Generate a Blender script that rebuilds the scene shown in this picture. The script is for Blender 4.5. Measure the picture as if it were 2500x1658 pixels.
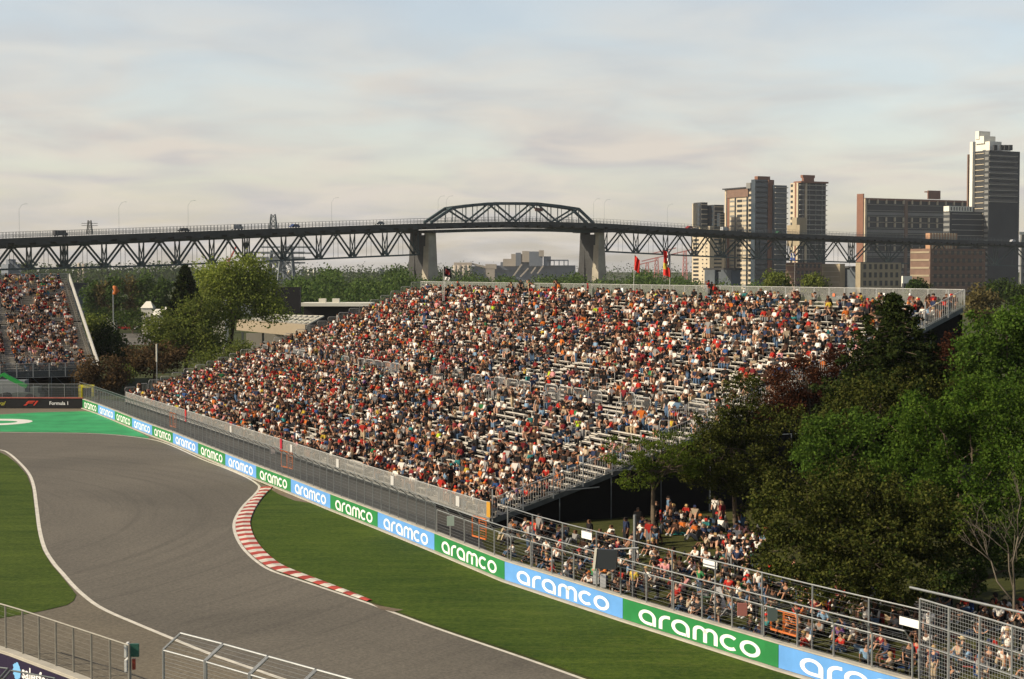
import bpy, bmesh, math, random
import numpy as np
from mathutils import Vector, Matrix, Euler
from mathutils.geometry import tessellate_polygon
R = math.radians
random.seed(7); rng = np.random.default_rng(7)
for o in list(bpy.data.objects): bpy.data.objects.remove(o)
scene = bpy.context.scene
col = scene.collection

# ------------------------------------------------------------------ camera
FPX = 3850.0; CZ = 17.0; TH = math.atan(167/FPX)
cam_d = bpy.data.cameras.new("camera"); cam = bpy.data.objects.new("camera", cam_d); col.objects.link(cam)
cam_d.sensor_width = 36; cam_d.sensor_fit = 'HORIZONTAL'; cam_d.lens = 36*FPX/2500
cam_d.clip_end = 40000; cam_d.clip_start = 1
cam.location = (0, 0, CZ); cam.rotation_euler = (math.pi/2-TH, 0, 0)
scene.camera = cam

# ------------------------------------------------------------------ light
SUN_H = Vector((-0.965, -0.26)).normalized(); SUN_EL = R(34)
sd = Vector((SUN_H.x*math.cos(SUN_EL), SUN_H.y*math.cos(SUN_EL), math.sin(SUN_EL)))
sl = bpy.data.lights.new("sun", 'SUN'); sl.energy = 5.0; sl.angle = R(0.5); sl.color = (1.0, 0.88, 0.68)
so = bpy.data.objects.new("sun", sl); col.objects.link(so)
so.rotation_euler = (-sd).to_track_quat('-Z', 'Y').to_euler()
w = bpy.data.worlds.new("World"); scene.world = w; w.use_nodes = True
nt = w.node_tree; nt.nodes.clear()
def N(nt, t, **k):
    n = nt.nodes.new(t)
    for a, b in k.items(): setattr(n, a, b)
    return n
out = N(nt, 'ShaderNodeOutputWorld'); bg = N(nt, 'ShaderNodeBackground')
sky = N(nt, 'ShaderNodeTexSky'); sky.sky_type = 'NISHITA'; sky.sun_disc = False
sky.sun_elevation = SUN_EL; sky.sun_rotation = math.atan2(SUN_H.x, SUN_H.y) % (2*math.pi)
sky.air_density = 1.0; sky.dust_density = 1.6; sky.ozone_density = 1.2
tc = N(nt, 'ShaderNodeTexCoord'); sep = N(nt, 'ShaderNodeSeparateXYZ'); nt.links.new(tc.outputs['Generated'], sep.inputs[0])
def M2(nt, op, a, b=None, c=None, clamp=False):
    n = N(nt, 'ShaderNodeMath'); n.operation = op; n.use_clamp = clamp
    for i, v in enumerate((a, b, c)):
        if v is None: continue
        if isinstance(v, (int, float)): n.inputs[i].default_value = v
        else: nt.links.new(v, n.inputs[i])
    return n.outputs[0]
# flat cloud layer seen in perspective: direction divided by elevation
zc = M2(nt, 'MAXIMUM', sep.outputs['Z'], 0.004)
zz = M2(nt, 'ADD', zc, 0.13)
cx = M2(nt, 'DIVIDE', sep.outputs['X'], zz); cy = M2(nt, 'DIVIDE', sep.outputs['Y'], zz)
cmb = N(nt, 'ShaderNodeCombineXYZ'); nt.links.new(cx, cmb.inputs[0]); nt.links.new(cy, cmb.inputs[1])
def noise(nt, vec, scale, detail=5, rough=.55, dist=0.0):
    n = N(nt, 'ShaderNodeTexNoise'); n.inputs['Scale'].default_value = scale; n.inputs['Detail'].default_value = detail
    n.inputs['Roughness'].default_value = rough; n.inputs['Distortion'].default_value = dist
    if vec is not None: nt.links.new(vec, n.inputs['Vector'])
    return n
def ramp(nt, fac, stops):
    n = N(nt, 'ShaderNodeValToRGB'); cr = n.color_ramp
    while len(cr.elements) < len(stops): cr.elements.new(.5)
    for e, (p, c) in zip(cr.elements, stops):
        e.position = p; e.color = (c[0], c[1], c[2], 1) if len(c) == 3 else c
    nt.links.new(fac, n.inputs[0]); return n
n1 = noise(nt, cmb.outputs[0], 1.7, 6, .52, .6); n2 = noise(nt, cmb.outputs[0], 0.6, 3, .5)
sm = M2(nt, 'ADD', M2(nt, 'MULTIPLY', n1.outputs[0], .62), M2(nt, 'MULTIPLY', n2.outputs[0], .38))
cov = ramp(nt, sm, [(.38, (0, 0, 0)), (.60, (1, 1, 1))])
# thicker cloud toward the horizon, thin high up
elev = ramp(nt, sep.outputs['Z'], [(0.0, (.70, .70, .70)), (.07, (.80, .80, .80)), (.115, (.55, .55, .55)), (.17, (.20, .20, .20)), (.32, (.03, .03, .03)), (.5, (.0, .0, .0))])
base = ramp(nt, sep.outputs['Z'], [(0.0, (.42, .42, .42)), (.05, (.28, .28, .28)), (.15, (.30, .30, .30)), (.25, (.16, .16, .16)), (.45, (.0, .0, .0))])
mask = M2(nt, 'ADD', M2(nt, 'MULTIPLY', cov.outputs[0], elev.outputs[0]), base.outputs[0], clamp=True)
nb = noise(nt, cmb.outputs[0], 2.4, 4, .5, .4)
ccol = ramp(nt, nb.outputs[0], [(.38, (.53, .51, .495)), (.62, (.66, .605, .535))])
skm = N(nt, 'ShaderNodeMixRGB'); skm.blend_type = 'MULTIPLY'; skm.inputs[0].default_value = 1
nt.links.new(sky.outputs[0], skm.inputs[1])
zen = ramp(nt, sep.outputs['Z'], [(0.0, (.200, .176, .160)), (.24, (.192, .170, .152)), (.45, (.075, .07, .066)), (1.0, (.05, .05, .05))]); nt.links.new(zen.outputs[0], skm.inputs[2])
mx = N(nt, 'ShaderNodeMixRGB'); nt.links.new(mask, mx.inputs[0]); nt.links.new(skm.outputs[0], mx.inputs[1]); nt.links.new(ccol.outputs[0], mx.inputs[2])
nt.links.new(mx.outputs[0], bg.inputs[0]); bg.inputs[1].default_value = 1.0
nt.links.new(bg.outputs[0], out.inputs[0])
scene.view_settings.view_transform = 'Standard'; scene.view_settings.look = 'None'
scene.view_settings.exposure = 0.2; scene.view_settings.gamma = 1.0
scene.render.engine = 'CYCLES'
scene.render.resolution_x = 1024; scene.render.resolution_y = 679

# ------------------------------------------------------------------ pixel -> world helpers (positions measured off the photo, built at true distance)
FW = Vector((0, math.cos(TH), -math.sin(TH))); UP = Vector((0, math.sin(TH), math.cos(TH)))
def ray(u, v): return Vector((u-1250, 0, 0)) + FW*FPX + UP*(829-v)
def G(u, v, z=0.0):
    r = ray(u, v); t = (z-CZ)/r.z; return Vector((r.x*t, r.y*t, z))
def D(u, v, d):
    r = ray(u, v); t = d/r.y; return Vector((r.x*t, d, CZ+r.z*t))
def ZV(v, d): return D(1250, v, d).z
def smooth(t): t = max(0, min(1, t)); return t*t*(3-2*t)

# ------------------------------------------------------------------ materials
MATS = {}
def mat(name, c, rough=.8, metal=0.0, var=0.0, vscale=1.0, c2=None, bump=0.0, bscale=8.0, spec=.3):
    if name in MATS: return MATS[name]
    m = bpy.data.materials.new(name); m.use_nodes = True; t = m.node_tree; p = t.nodes['Principled BSDF']
    p.inputs['Roughness'].default_value = rough; p.inputs['Metallic'].default_value = metal
    p.inputs['Specular IOR Level'].default_value = spec
    tcn = N(t, 'ShaderNodeTexCoord')
    a = tuple(c); b = tuple(c2) if c2 else tuple(x*(1-var) for x in c); a2 = tuple(x*(1+var) for x in c) if not c2 else a
    n = noise(t, tcn.outputs['Object'], vscale, 6, .6)
    r = ramp(t, n.outputs[0], [(.33, b), (.67, a2)])
    t.links.new(r.outputs[0], p.inputs['Base Color'])
    if bump:
        n2 = noise(t, tcn.outputs['Object'], bscale, 4, .6); bp = N(t, 'ShaderNodeBump'); bp.inputs['Strength'].default_value = bump
        t.links.new(n2.outputs[0], bp.inputs['Height']); t.links.new(bp.outputs[0], p.inputs['Normal'])
    MATS[name] = m; return m
def leafmat(name, c, c2, trans=.35):
    if name in MATS: return MATS[name]
    m = bpy.data.materials.new(name); m.use_nodes = True; t = m.node_tree; t.nodes.clear()
    o = N(t, 'ShaderNodeOutputMaterial'); g = N(t, 'ShaderNodeNewGeometry'); tcn = N(t, 'ShaderNodeTexCoord')
    r = ramp(t, g.outputs['Random Per Island'], [(0, c), (1, c2)])
    n = noise(t, tcn.outputs['Object'], .35, 3, .6); r2 = ramp(t, n.outputs[0], [(.35, (.72, .72, .72)), (.65, (1.2, 1.2, 1.1))])
    mm = N(t, 'ShaderNodeMixRGB'); mm.blend_type = 'MULTIPLY'; mm.inputs[0].default_value = 1
    t.links.new(r.outputs[0], mm.inputs[1]); t.links.new(r2.outputs[0], mm.inputs[2])
    d = N(t, 'ShaderNodeBsdfDiffuse'); tr = N(t, 'ShaderNodeBsdfTranslucent'); mix = N(t, 'ShaderNodeMixShader'); mix.inputs[0].default_value = trans
    t.links.new(mm.outputs[0], d.inputs[0]); t.links.new(mm.outputs[0], tr.inputs[0])
    t.links.new(d.outputs[0], mix.inputs[1]); t.links.new(tr.outputs[0], mix.inputs[2]); t.links.new(mix.outputs[0], o.inputs[0])
    MATS[name] = m; return m
def meshmat(name, c, pitch=.06, wire=.16):
    """woven wire: opaque wires, open holes"""
    if name in MATS: return MATS[name]
    m = bpy.data.materials.new(name); m.use_nodes = True; t = m.node_tree; p = t.nodes['Principled BSDF']; o = t.nodes['Material Output']
    p.inputs['Base Color'].default_value = (*c, 1); p.inputs['Roughness'].default_value = .55; p.inputs['Metallic'].default_value = .3
    uv = N(t, 'ShaderNodeUVMap'); s = N(t, 'ShaderNodeSeparateXYZ'); t.links.new(uv.outputs[0], s.inputs[0])
    a = M2(t, 'LESS_THAN', M2(t, 'FRACT', M2(t, 'DIVIDE', s.outputs[0], pitch)), wire)
    b = M2(t, 'LESS_THAN', M2(t, 'FRACT', M2(t, 'DIVIDE', s.outputs[1], pitch)), wire)
    f = M2(t, 'MAXIMUM', a, b)
    tr = N(t, 'ShaderNodeBsdfTransparent'); mix = N(t, 'ShaderNodeMixShader')
    t.links.new(f, mix.inputs[0]); t.links.new(tr.outputs[0], mix.inputs[1]); t.links.new(p.outputs[0], mix.inputs[2]); t.links.new(mix.outputs[0], o.inputs[0])
    MATS[name] = m; return m
def objcolmat():
    if 'cloth' in MATS: return MATS['cloth']
    m = bpy.data.materials.new('cloth'); m.use_nodes = True; t = m.node_tree; p = t.nodes['Principled BSDF']
    oi = N(t, 'ShaderNodeObjectInfo'); t.links.new(oi.outputs['Color'], p.inputs['Base Color'])
    p.inputs['Roughness'].default_value = .85; p.inputs['Specular IOR Level'].default_value = .2
    MATS['cloth'] = m; return m
def attrmat():
    m = bpy.data.materials.new('crowd_cloth'); m.use_nodes = True; t = m.node_tree; p = t.nodes['Principled BSDF']
    a = N(t, 'ShaderNodeAttribute'); a.attribute_name = 'Col'; t.links.new(a.outputs['Color'], p.inputs['Base Color'])
    p.inputs['Roughness'].default_value = .85; p.inputs['Specular IOR Level'].default_value = .2
    return m

# ------------------------------------------------------------------ object helpers
def tag(o, label=None, cat=None, group=None, kind=None):
    if label: o['label'] = label
    if cat: o['category'] = cat
    if group: o['group'] = group
    if kind: o['kind'] = kind
    return o
def link(name, me, parent=None):
    o = bpy.data.objects.new(name, me); col.objects.link(o)
    if parent is not None: o.parent = parent
    return o
def empty(name, label=None, cat=None, group=None, loc=(0, 0, 0), rz=0):
    o = bpy.data.objects.new(name, None); col.objects.link(o); o.location = loc; o.rotation_euler = (0, 0, rz); o.empty_display_size = .5
    return tag(o, label, cat, group)
class MB:
    def __init__(s): s.v = []; s.f = []; s.m = []; s.uv = {}
    def add(s, vs, fs, mi=0):
        b = len(s.v); s.v += [tuple(x) for x in vs]
        for f in fs: s.f.append(tuple(b+i for i in f)); s.m.append(mi)
        return s
    def box(s, c, d, ax=None, mi=0):
        c = Vector(c); X, Y, Z = ax if ax else (Vector((1, 0, 0)), Vector((0, 1, 0)), Vector((0, 0, 1)))
        h = [x/2 for x in d]; vs = []
        for i in (-1, 1):
            for j in (-1, 1):
                for k in (-1, 1): vs.append(c + X*(h[0]*i) + Y*(h[1]*j) + Z*(h[2]*k))
        return s.add(vs, [(0, 1, 3, 2), (4, 6, 7, 5), (0, 4, 5, 1), (2, 3, 7, 6), (0, 2, 6, 4), (1, 5, 7, 3)], mi)
    def beam(s, a, b, w=.1, h=None, mi=0, up=Vector((0, 0, 1))):
        a = Vector(a); b = Vector(b); h = h or w; z = (b-a); L = z.length
        if L < 1e-6: return s
        z = z/L; x = z.cross(up)
        if x.length < 1e-3: x = z.cross(Vector((0, 1, 0)))
        x.normalize(); y = x.cross(z)
        return s.box((a+b)/2, (w, h, L), (x, y, z), mi)
    def tube(s, pts, r, n=6, mi=0, rs=None, cap=True):
        pts = [Vector(p) for p in pts]; b = len(s.v); k = len(pts)
        for i, p in enumerate(pts):
            t = (pts[min(i+1, k-1)]-pts[max(i-1, 0)])
            t = t.normalized() if t.length else Vector((0, 0, 1))
            x = t.cross(Vector((0, 0, 1)));
            if x.length < 1e-2: x = t.cross(Vector((0, 1, 0)))
            x.normalize(); y = x.cross(t); rr = rs[i] if rs else r
            for j in range(n):
                a = 2*math.pi*j/n; s.v.append(tuple(p + x*math.cos(a)*rr + y*math.sin(a)*rr))
        for i in range(k-1):
            for j in range(n):
                s.f.append((b+i*n+j, b+i*n+(j+1) % n, b+(i+1)*n+(j+1) % n, b+(i+1)*n+j)); s.m.append(mi)
        if cap:
            s.f.append(tuple(b+j for j in range(n))[::-1]); s.m.append(mi); s.f.append(tuple(b+(k-1)*n+j for j in range(n))); s.m.append(mi)
        return s
    def quad(s, a, b, c, d, mi=0, uv=None):
        s.add((a, b, c, d), [(0, 1, 2, 3)], mi)
        if uv: s.uv[len(s.f)-1] = uv
        return s
    def poly(s, pts, mi=0):
        b = len(s.v); s.v += [tuple(p) for p in pts]
        for t in tessellate_polygon([[Vector(p) for p in pts]]): s.f.append(tuple(b+i for i in t)); s.m.append(mi)
        return s
    def build(s, name, m, parent=None, smooth=False, loc=None):
        me = bpy.data.meshes.new(name)
        vs = s.v if loc is None else [(x-loc[0], y-loc[1], z-loc[2]) for x, y, z in s.v]
        me.from_pydata(vs, [], s.f)
        ms = m if isinstance(m, (list, tuple)) else [m]
        for q in ms: me.materials.append(q)
        if len(ms) > 1: me.polygons.foreach_set('material_index', s.m)
        if s.uv:
            l = me.uv_layers.new(name='UVMap')
            for fi, uv in s.uv.items():
                for k, li in enumerate(me.polygons[fi].loop_indices): l.data[li].uv = uv[k]
        bm = bmesh.new(); bm.from_mesh(me); bmesh.ops.recalc_face_normals(bm, faces=bm.faces) if not s.uv else None; bm.to_mesh(me); bm.free()
        if smooth: me.polygons.foreach_set('use_smooth', [True]*len(me.polygons))
        me.update()
        o = link(name, me, parent)
        if loc is not None: o.location = loc
        return o
def catmull(P, n=6):
    out = []; L = len(P)
    for i in range(L-1):
        p0 = P[max(i-1, 0)]; p1 = P[i]; p2 = P[i+1]; p3 = P[min(i+2, L-1)]
        for k in range(n):
            t = k/n
            out.append(.5*((2*p1)+(p2-p0)*t+(2*p0-5*p1+4*p2-p3)*t*t+(3*p1-p0-3*p2+p3)*t**3))
    out.append(P[-1].copy()); return out
def resample(P, step):
    out = [P[0].copy()]; acc = 0
    for i in range(len(P)-1):
        a, b = P[i], P[i+1]; L = (b-a).length; t = step-acc
        while t <= L: out.append(a+(b-a)*(t/L)); t += step
        acc = (acc+L) % step if L else acc
    return out
def arclen(P):
    s = [0]
    for i in range(len(P)-1): s.append(s[-1]+(P[i+1]-P[i]).length)
    return s
def at_len(P, S, x):
    x = max(0, min(S[-1], x))
    for i in range(len(S)-1):
        if S[i+1] >= x: return P[i]+(P[i+1]-P[i])*((x-S[i])/max(1e-9, S[i+1]-S[i]))
    return P[-1]
ORD = ['first', 'second', 'third', 'fourth', 'fifth', 'sixth', 'seventh', 'eighth', 'ninth', 'tenth', 'eleventh', 'twelfth', 'thirteenth', 'fourteenth', 'fifteenth', 'sixteenth', 'seventeenth', 'eighteenth']

steel = mat('galvanised_steel', (.30, .31, .31), .45, .5, .12, 3)
steel_d = mat('weathered_dark_steel', (.10, .115, .12), .6, .3, .2, 2)
alu = mat('bare_aluminium_plank', (.60, .555, .48), .6, .0, .18, .8)
black = mat('tarp_and_shade_black', (.003, .003, .003), .95, 0, .2, 1)  # near-black colour standing in for the shade beneath the stands

# ------------------------------------------------------------------ GROUND
def grassmat(name, dark, light, streak=(0, 0), dry=(.10, .085, .03)):
    if name in MATS: return MATS[name]
    m = bpy.data.materials.new(name); m.use_nodes = True; t = m.node_tree; p = t.nodes['Principled BSDF']; p.inputs['Roughness'].default_value = .95
    p.inputs['Specular IOR Level'].default_value = .1
    tcn = N(t, 'ShaderNodeTexCoord'); mp = N(t, 'ShaderNodeMapping'); mp.inputs['Rotation'].default_value[2] = R(61.7+0); mp.inputs['Scale'].default_value = (.25, 1.6, 1)
    t.links.new(tcn.outputs['Object'], mp.inputs[0])
    a = noise(t, tcn.outputs['Object'], .12, 4, .6); b = noise(t, tcn.outputs['Object'], 3.2, 7, .82); c = noise(t, mp.outputs[0], .55, 5, .6)
    f = M2(t, 'ADD', M2(t, 'MULTIPLY', a.outputs[0], .22), M2(t, 'ADD', M2(t, 'MULTIPLY', b.outputs[0], .56), M2(t, 'MULTIPLY', c.outputs[0], .22)))
    r = ramp(t, f, [(.40, dark), (.585, light)])
    n3 = noise(t, mp.outputs[0], .9, 7, .8); rr = ramp(t, n3.outputs[0], [(.54, (0, 0, 0)), (.74, (.7, .7, .7))])
    mm = N(t, 'ShaderNodeMixRGB'); t.links.new(rr.outputs[0], mm.inputs[0]); t.links.new(r.outputs[0], mm.inputs[1]); mm.inputs[2].default_value = (*dry, 1)
    t.links.new(mm.outputs[0], p.inputs['Base Color'])
    b2 = noise(t, tcn.outputs['Object'], 5, 5, .8); bp = N(t, 'ShaderNodeBump'); bp.inputs['Strength'].default_value = .5; bp.inputs['Distance'].default_value = .06
    t.links.new(b2.outputs[0], bp.inputs['Height']); t.links.new(bp.outputs[0], p.inputs['Normal'])
    MATS[name] = m; return m
g_far = grassmat('park_grass', (.035, .045, .016), (.075, .085, .03))
g_trk = grassmat('trackside_grass', (.020, .046, .006), (.076, .112, .015), dry=(.125, .135, .030))
g_left = grassmat('infield_grass', (.022, .046, .006), (.082, .115, .017), dry=(.06, .068, .016))
g_lawn = grassmat('worn_lawn', (.030, .038, .010), (.07, .07, .02), dry=(.13, .095, .045))
MB().box((0, 9000, -.55), (40000, 30000, 1.0)).build('ground', g_far).__setitem__('kind', 'structure')

def asphalt_mat(name, c, warm, tyres=False):
    m = bpy.data.materials.new(name); m.use_nodes = True; t = m.node_tree; p = t.nodes['Principled BSDF']
    p.inputs['Roughness'].default_value = .85; p.inputs['Specular IOR Level'].default_value = .25
    tcn = N(t, 'ShaderNodeTexCoord')
    a = noise(t, tcn.outputs['Object'], .06, 4, .55, .4); b = noise(t, tcn.outputs['Object'], 5.5, 6, .85)
    r = ramp(t, a.outputs[0], [(.35, c), (.66, warm)])
    r2 = ramp(t, b.outputs[0], [(.36, (.66, .66, .66)), (.64, (1.32, 1.32, 1.30))])
    mm = N(t, 'ShaderNodeMixRGB'); mm.blend_type = 'MULTIPLY'; mm.inputs[0].default_value = 1
    t.links.new(r.outputs[0], mm.inputs[1]); t.links.new(r2.outputs[0], mm.inputs[2]); last = mm.outputs[0]
    if tyres:   # rubber laid on the racing line: arcs about the bend
        sp = N(t, 'ShaderNodeVectorMath'); sp.operation = 'SUBTRACT'; t.links.new(tcn.outputs['Object'], sp.inputs[0]); sp.inputs[1].default_value = (-58, 104, 0)
        ln = N(t, 'ShaderNodeVectorMath'); ln.operation = 'LENGTH'; t.links.new(sp.outputs[0], ln.inputs[0])
        cb = N(t, 'ShaderNodeCombineXYZ'); t.links.new(M2(t, 'MULTIPLY', ln.outputs['Value'], 1.1), cb.inputs[0])
        t.links.new(M2(t, 'MULTIPLY', a.outputs[0], 2.0), cb.inputs[1])
        n = noise(t, cb.outputs[0], 1.0, 4, .7)
        rr = ramp(t, n.outputs[0], [(.50, (1, 1, 1)), (.68, (.62, .62, .63))])
        m3 = N(t, 'ShaderNodeMixRGB'); m3.blend_type = 'MULTIPLY'; m3.inputs[0].default_value = .55
        t.links.new(last, m3.inputs[1]); t.links.new(rr.outputs[0], m3.inputs[2]); last = m3.outputs[0]
    t.links.new(last, p.inputs['Base Color'])
    bp = N(t, 'ShaderNodeBump'); bp.inputs['Strength'].default_value = .35; bp.inputs['Distance'].default_value = .02
    t.links.new(b.outputs[0], bp.inputs['Height']); t.links.new(bp.outputs[0], p.inputs['Normal'])
    return m
m_track = asphalt_mat('track_asphalt', (.112, .100, .082), (.150, .133, .108), True)
m_serv = asphalt_mat('service_asphalt', (.13, .112, .084), (.18, .152, .11))
m_path = asphalt_mat('dark_path', (.045, .043, .04), (.07, .065, .058))

LL = [(-160, 1088), (-60, 1092), (0, 1098), (21, 1106), (45.6, 1127), (70, 1155), (82.4, 1187), (89.4, 1239), (96.5, 1292), (108.7, 1337.5), (130, 1372.6), (151, 1397), (183.5, 1433.5), (225, 1469), (266, 1492.7), (334, 1522), (423, 1559), (515, 1596), (618.5, 1632), (700, 1660), (860, 1712)]
RL = [(-300, 1050), (0, 1055), (210, 1057.6), (298, 1063), (372, 1073), (421, 1088.5), (491, 1120), (550.7, 1143), (603, 1165.7), (628, 1181.5), (633, 1190), (624, 1204), (596, 1232), (578.7, 1257), (571, 1281.4), (577, 1309.5), (596, 1341), (628, 1371), (666, 1393.7), (751, 1422), (899, 1472), (1057.5, 1530), (1269, 1602), (1427, 1658), (1600, 1722)]
def sm_px(L, z=0, n=5): return catmull([G(u, v, z) for u, v in L], n)
lp = sm_px(LL); rp = sm_px(RL)
ztrk = .012
srv = [G(*p) for p in [(-400, 994), (214, 997), (240, 1010), (281, 1027), (322, 1045), (372, 1067), (424, 1085), (486, 1112), (552, 1140), (628, 1171), (668, 1186)]]
srv += [G(640, 1215), G(600, 1300), G(720, 1440), G(1000, 1530), G(1400, 1660), G(1600, 1740), G(-500, 1740)]
MB().poly([Vector((p.x, p.y, -.040)) for p in srv]).build('service_road', m_serv)['kind'] = 'structure'
trk = [p for p in rp] + [p for p in lp[::-1]]
MB().poly([Vector((p.x, p.y, -.028)) for p in trk]).build('race_track', m_track)['kind'] = 'structure'
def ribbon(P, wd, z, name, m, kind='structure'):
    b = MB(); k = len(P)
    for i in range(k-1):
        t0 = (P[min(i+1, k-1)]-P[max(i-1, 0)]).normalized(); t1 = (P[min(i+2, k-1)]-P[i]).normalized()
        n0 = Vector((-t0.y, t0.x, 0))*wd/2; n1 = Vector((-t1.y, t1.x, 0))*wd/2
        a, c = P[i], P[i+1]
        b.quad((a.x-n0.x, a.y-n0.y, z), (a.x+n0.x, a.y+n0.y, z), (c.x+n1.x, c.y+n1.y, z), (c.x-n1.x, c.y-n1.y, z))
    o = b.build(name, m); o['kind'] = kind; return o
wpaint = mat('white_road_paint', (.62, .58, .50), .7, 0, .16, 1.5)
ribbon([p for p in lp], .24, -.016, 'edge_line', wpaint)
ribbon([p for p in rp], .20, -.016, 'edge_line', wpaint)
gl = [G(*p) for p in [(-500, 1098), (-160, 1094), (-60, 1098), (0, 1104), (17, 1112)]]
lpx = [(41, 1131), (65, 1158), (77, 1189), (84, 1239), (91, 1293), (103, 1340), (124, 1376), (146, 1401), (176, 1438), (186, 1451), (180, 1465), (163, 1476), (118, 1487), (74, 1496), (0, 1508), (-300, 1540), (-600, 1500)]
gl += [G(*p) for p in lpx]
MB().poly([Vector((p.x, p.y, -.020)) for p in gl]).build('infield_lawn', g_left)['kind'] = 'structure'
# trackside verge between track and wall
WB = [(202, 997), (239.6, 1010.5), (280.6, 1027), (322.7, 1045), (371.8, 1064.7), (422.7, 1084), (484, 1110.5), (550.7, 1139), (626, 1170.5), (710.5, 1204.5), (807, 1244.6), (922.7, 1290.5), (1061, 1347), (1232.6, 1419.6), (1521, 1515.5), (1901, 1636)]
wallpts = [G(*p) for p in WB]
dlast = (wallpts[-1]-wallpts[-2]).normalized()
dl2 = Vector((dlast.x*1.04, dlast.y*.97, 0)).normalized()
wallpts.append(wallpts[-1]+dl2*11.2); wallpts.append(wallpts[-1]+dl2*11.2)
MB().poly([Vector((p.x, p.y, -.020)) for p in [G(*q) for q in [(640, 1181), (668, 1189), (645, 1213), (626, 1240), (615, 1265), (613, 1282), (621, 1308), (640, 1336), (668, 1363), (706, 1386), (816, 1428), (906, 1467), (1060, 1524), (1272, 1595), (1431, 1650), (1606, 1712), (1700, 1760)]] + [wallpts[i] for i in range(17, 7, -1)]]).build('verge_grass', g_trk)['kind'] = 'structure'
for px in ([(905, 1472), (925, 1478), (985, 1488), (960, 1493), (930, 1487)], [(660, 1188), (700, 1200), (760, 1228), (720, 1222), (680, 1206), (664, 1196)]):
    MB().poly([Vector((p.x, p.y, -.012)) for p in [G(*q) for q in px]]).build('dirt_patch', mat('dry_dirt', (.16, .12, .08), .9, 0, .3, 2))['kind'] = 'structure'
# green painted run-off with a white ring
gpaint = mat('green_runoff_paint', (.034, .30, .105), .75, 0, .22, .35)
grn = [(-400, 1012), (0, 1011.7), (89, 1006.6), (207, 1003.6), (228, 1006.8), (281, 1029.5), (322, 1047.5), (364, 1066.5), (362, 1069.5), (298, 1061.2), (210, 1055.8), (0, 1053.4), (-400, 1049)]
MB().poly([Vector((p.x, p.y, -.022)) for p in [G(*q) for q in grn]]).build('painted_runoff', gpaint)['kind'] = 'structure'
rc = G(-15, 1030.3); b = MB()
for i in range(64):
    a0 = 2*math.pi*i/64; a1 = 2*math.pi*(i+1)/64
    b.quad(*[(rc.x+rx*math.cos(a), rc.y+ry*math.sin(a), -.010) for a, rx, ry in ((a0, 2.6, 1.75), (a0, 4.2, 3.9), (a1, 4.2, 3.9), (a1, 2.6, 1.75))])
b.build('painted_ring', mat('white_runoff_paint', (.72, .70, .64), .7, 0, .08, 2))['kind'] = 'structure'
# kerb
KO = sm_px([(636, 1189), (628, 1204), (600, 1232), (582, 1257), (575, 1281.4), (581, 1309), (600, 1339), (632, 1368), (670, 1390), (755, 1418.5), (895, 1467)], .0, 8)
KI = sm_px([(666, 1189), (643, 1211), (624, 1239), (613, 1264), (611, 1281.4), (619.5, 1309), (638, 1337), (666, 1364), (704, 1387), (814, 1429), (908, 1466)], .0, 8)
kb = MB(); SO = arclen(KO); SI = arclen(KI); nst = 53
for i in range(nst):
    a0 = at_len(KO, SO, SO[-1]*i/nst); a1 = at_len(KO, SO, SO[-1]*(i+1)/nst); c0 = at_len(KI, SI, SI[-1]*i/nst); c1 = at_len(KI, SI, SI[-1]*(i+1)/nst)
    mi = i % 2; h = .05; mid0 = (a0+c0)/2; mid1 = (a1+c1)/2
    def up(p, z): return (p.x, p.y, z)
    kb.quad(up(a0, -.012), up(mid0, h), up(mid1, h), up(a1, -.012), mi); kb.quad(up(mid0, h), up(c0, h-.01), up(c1, h-.01), up(mid1, h), mi); kb.quad(up(c0, h-.01), up(c0, -.05), up(c1, -.05), up(c1, h-.01), mi)
kb = kb.build('kerb', [mat('kerb_red', (.36, .050, .035), .7, 0, .34, .9), mat('kerb_white', (.58, .53, .46), .7, 0, .26, .9)])
tag(kb, 'red and white striped kerb curving round inside of the bend', 'kerb')

# ------------------------------------------------------------------ stands' frame of reference
FR = G(1200, 1290); FL = G(306, 988)
UA = (FL-FR).normalized(); LEN = (FL-FR).length; NB = Vector((-UA.y, UA.x, 0))
if NB.x < 0: NB = -NB
ROWS = 53; PITCH = .76; RISE = .256; Z0 = .66
def SP(s, q, z): return FR + UA*s + NB*q + Vector((0, 0, z))
def wall_q(p):
    """distance behind the track wall and position along it"""
    best = (1e9, 0)
    for i in range(9, 17):
        a, b2 = wallpts[i], wallpts[i+1]; d = b2-a; t = max(0 if i > 9 else -9, min(1 if i < 16 else 9, (p-a).dot(d)/d.dot(d)))
        pr = a+d*t; e = ((p-pr).x**2+(p-pr).y**2)**.5
        if e < best[0]:
            n = Vector((-d.y, d.x, 0)); sgn = 1 if (p-pr).dot(n) > 0 else -1
            best = (e, sgn)
    return best[0]
def bank(p):
    q = wall_q(Vector((p.x, p.y, 0))); s = (p-FR).dot(UA)   # s<0: right of the stand
    k = smooth((-s-.0)/5.0)
    return (.55*smooth((q-4.0)/9.0))*k
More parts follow.
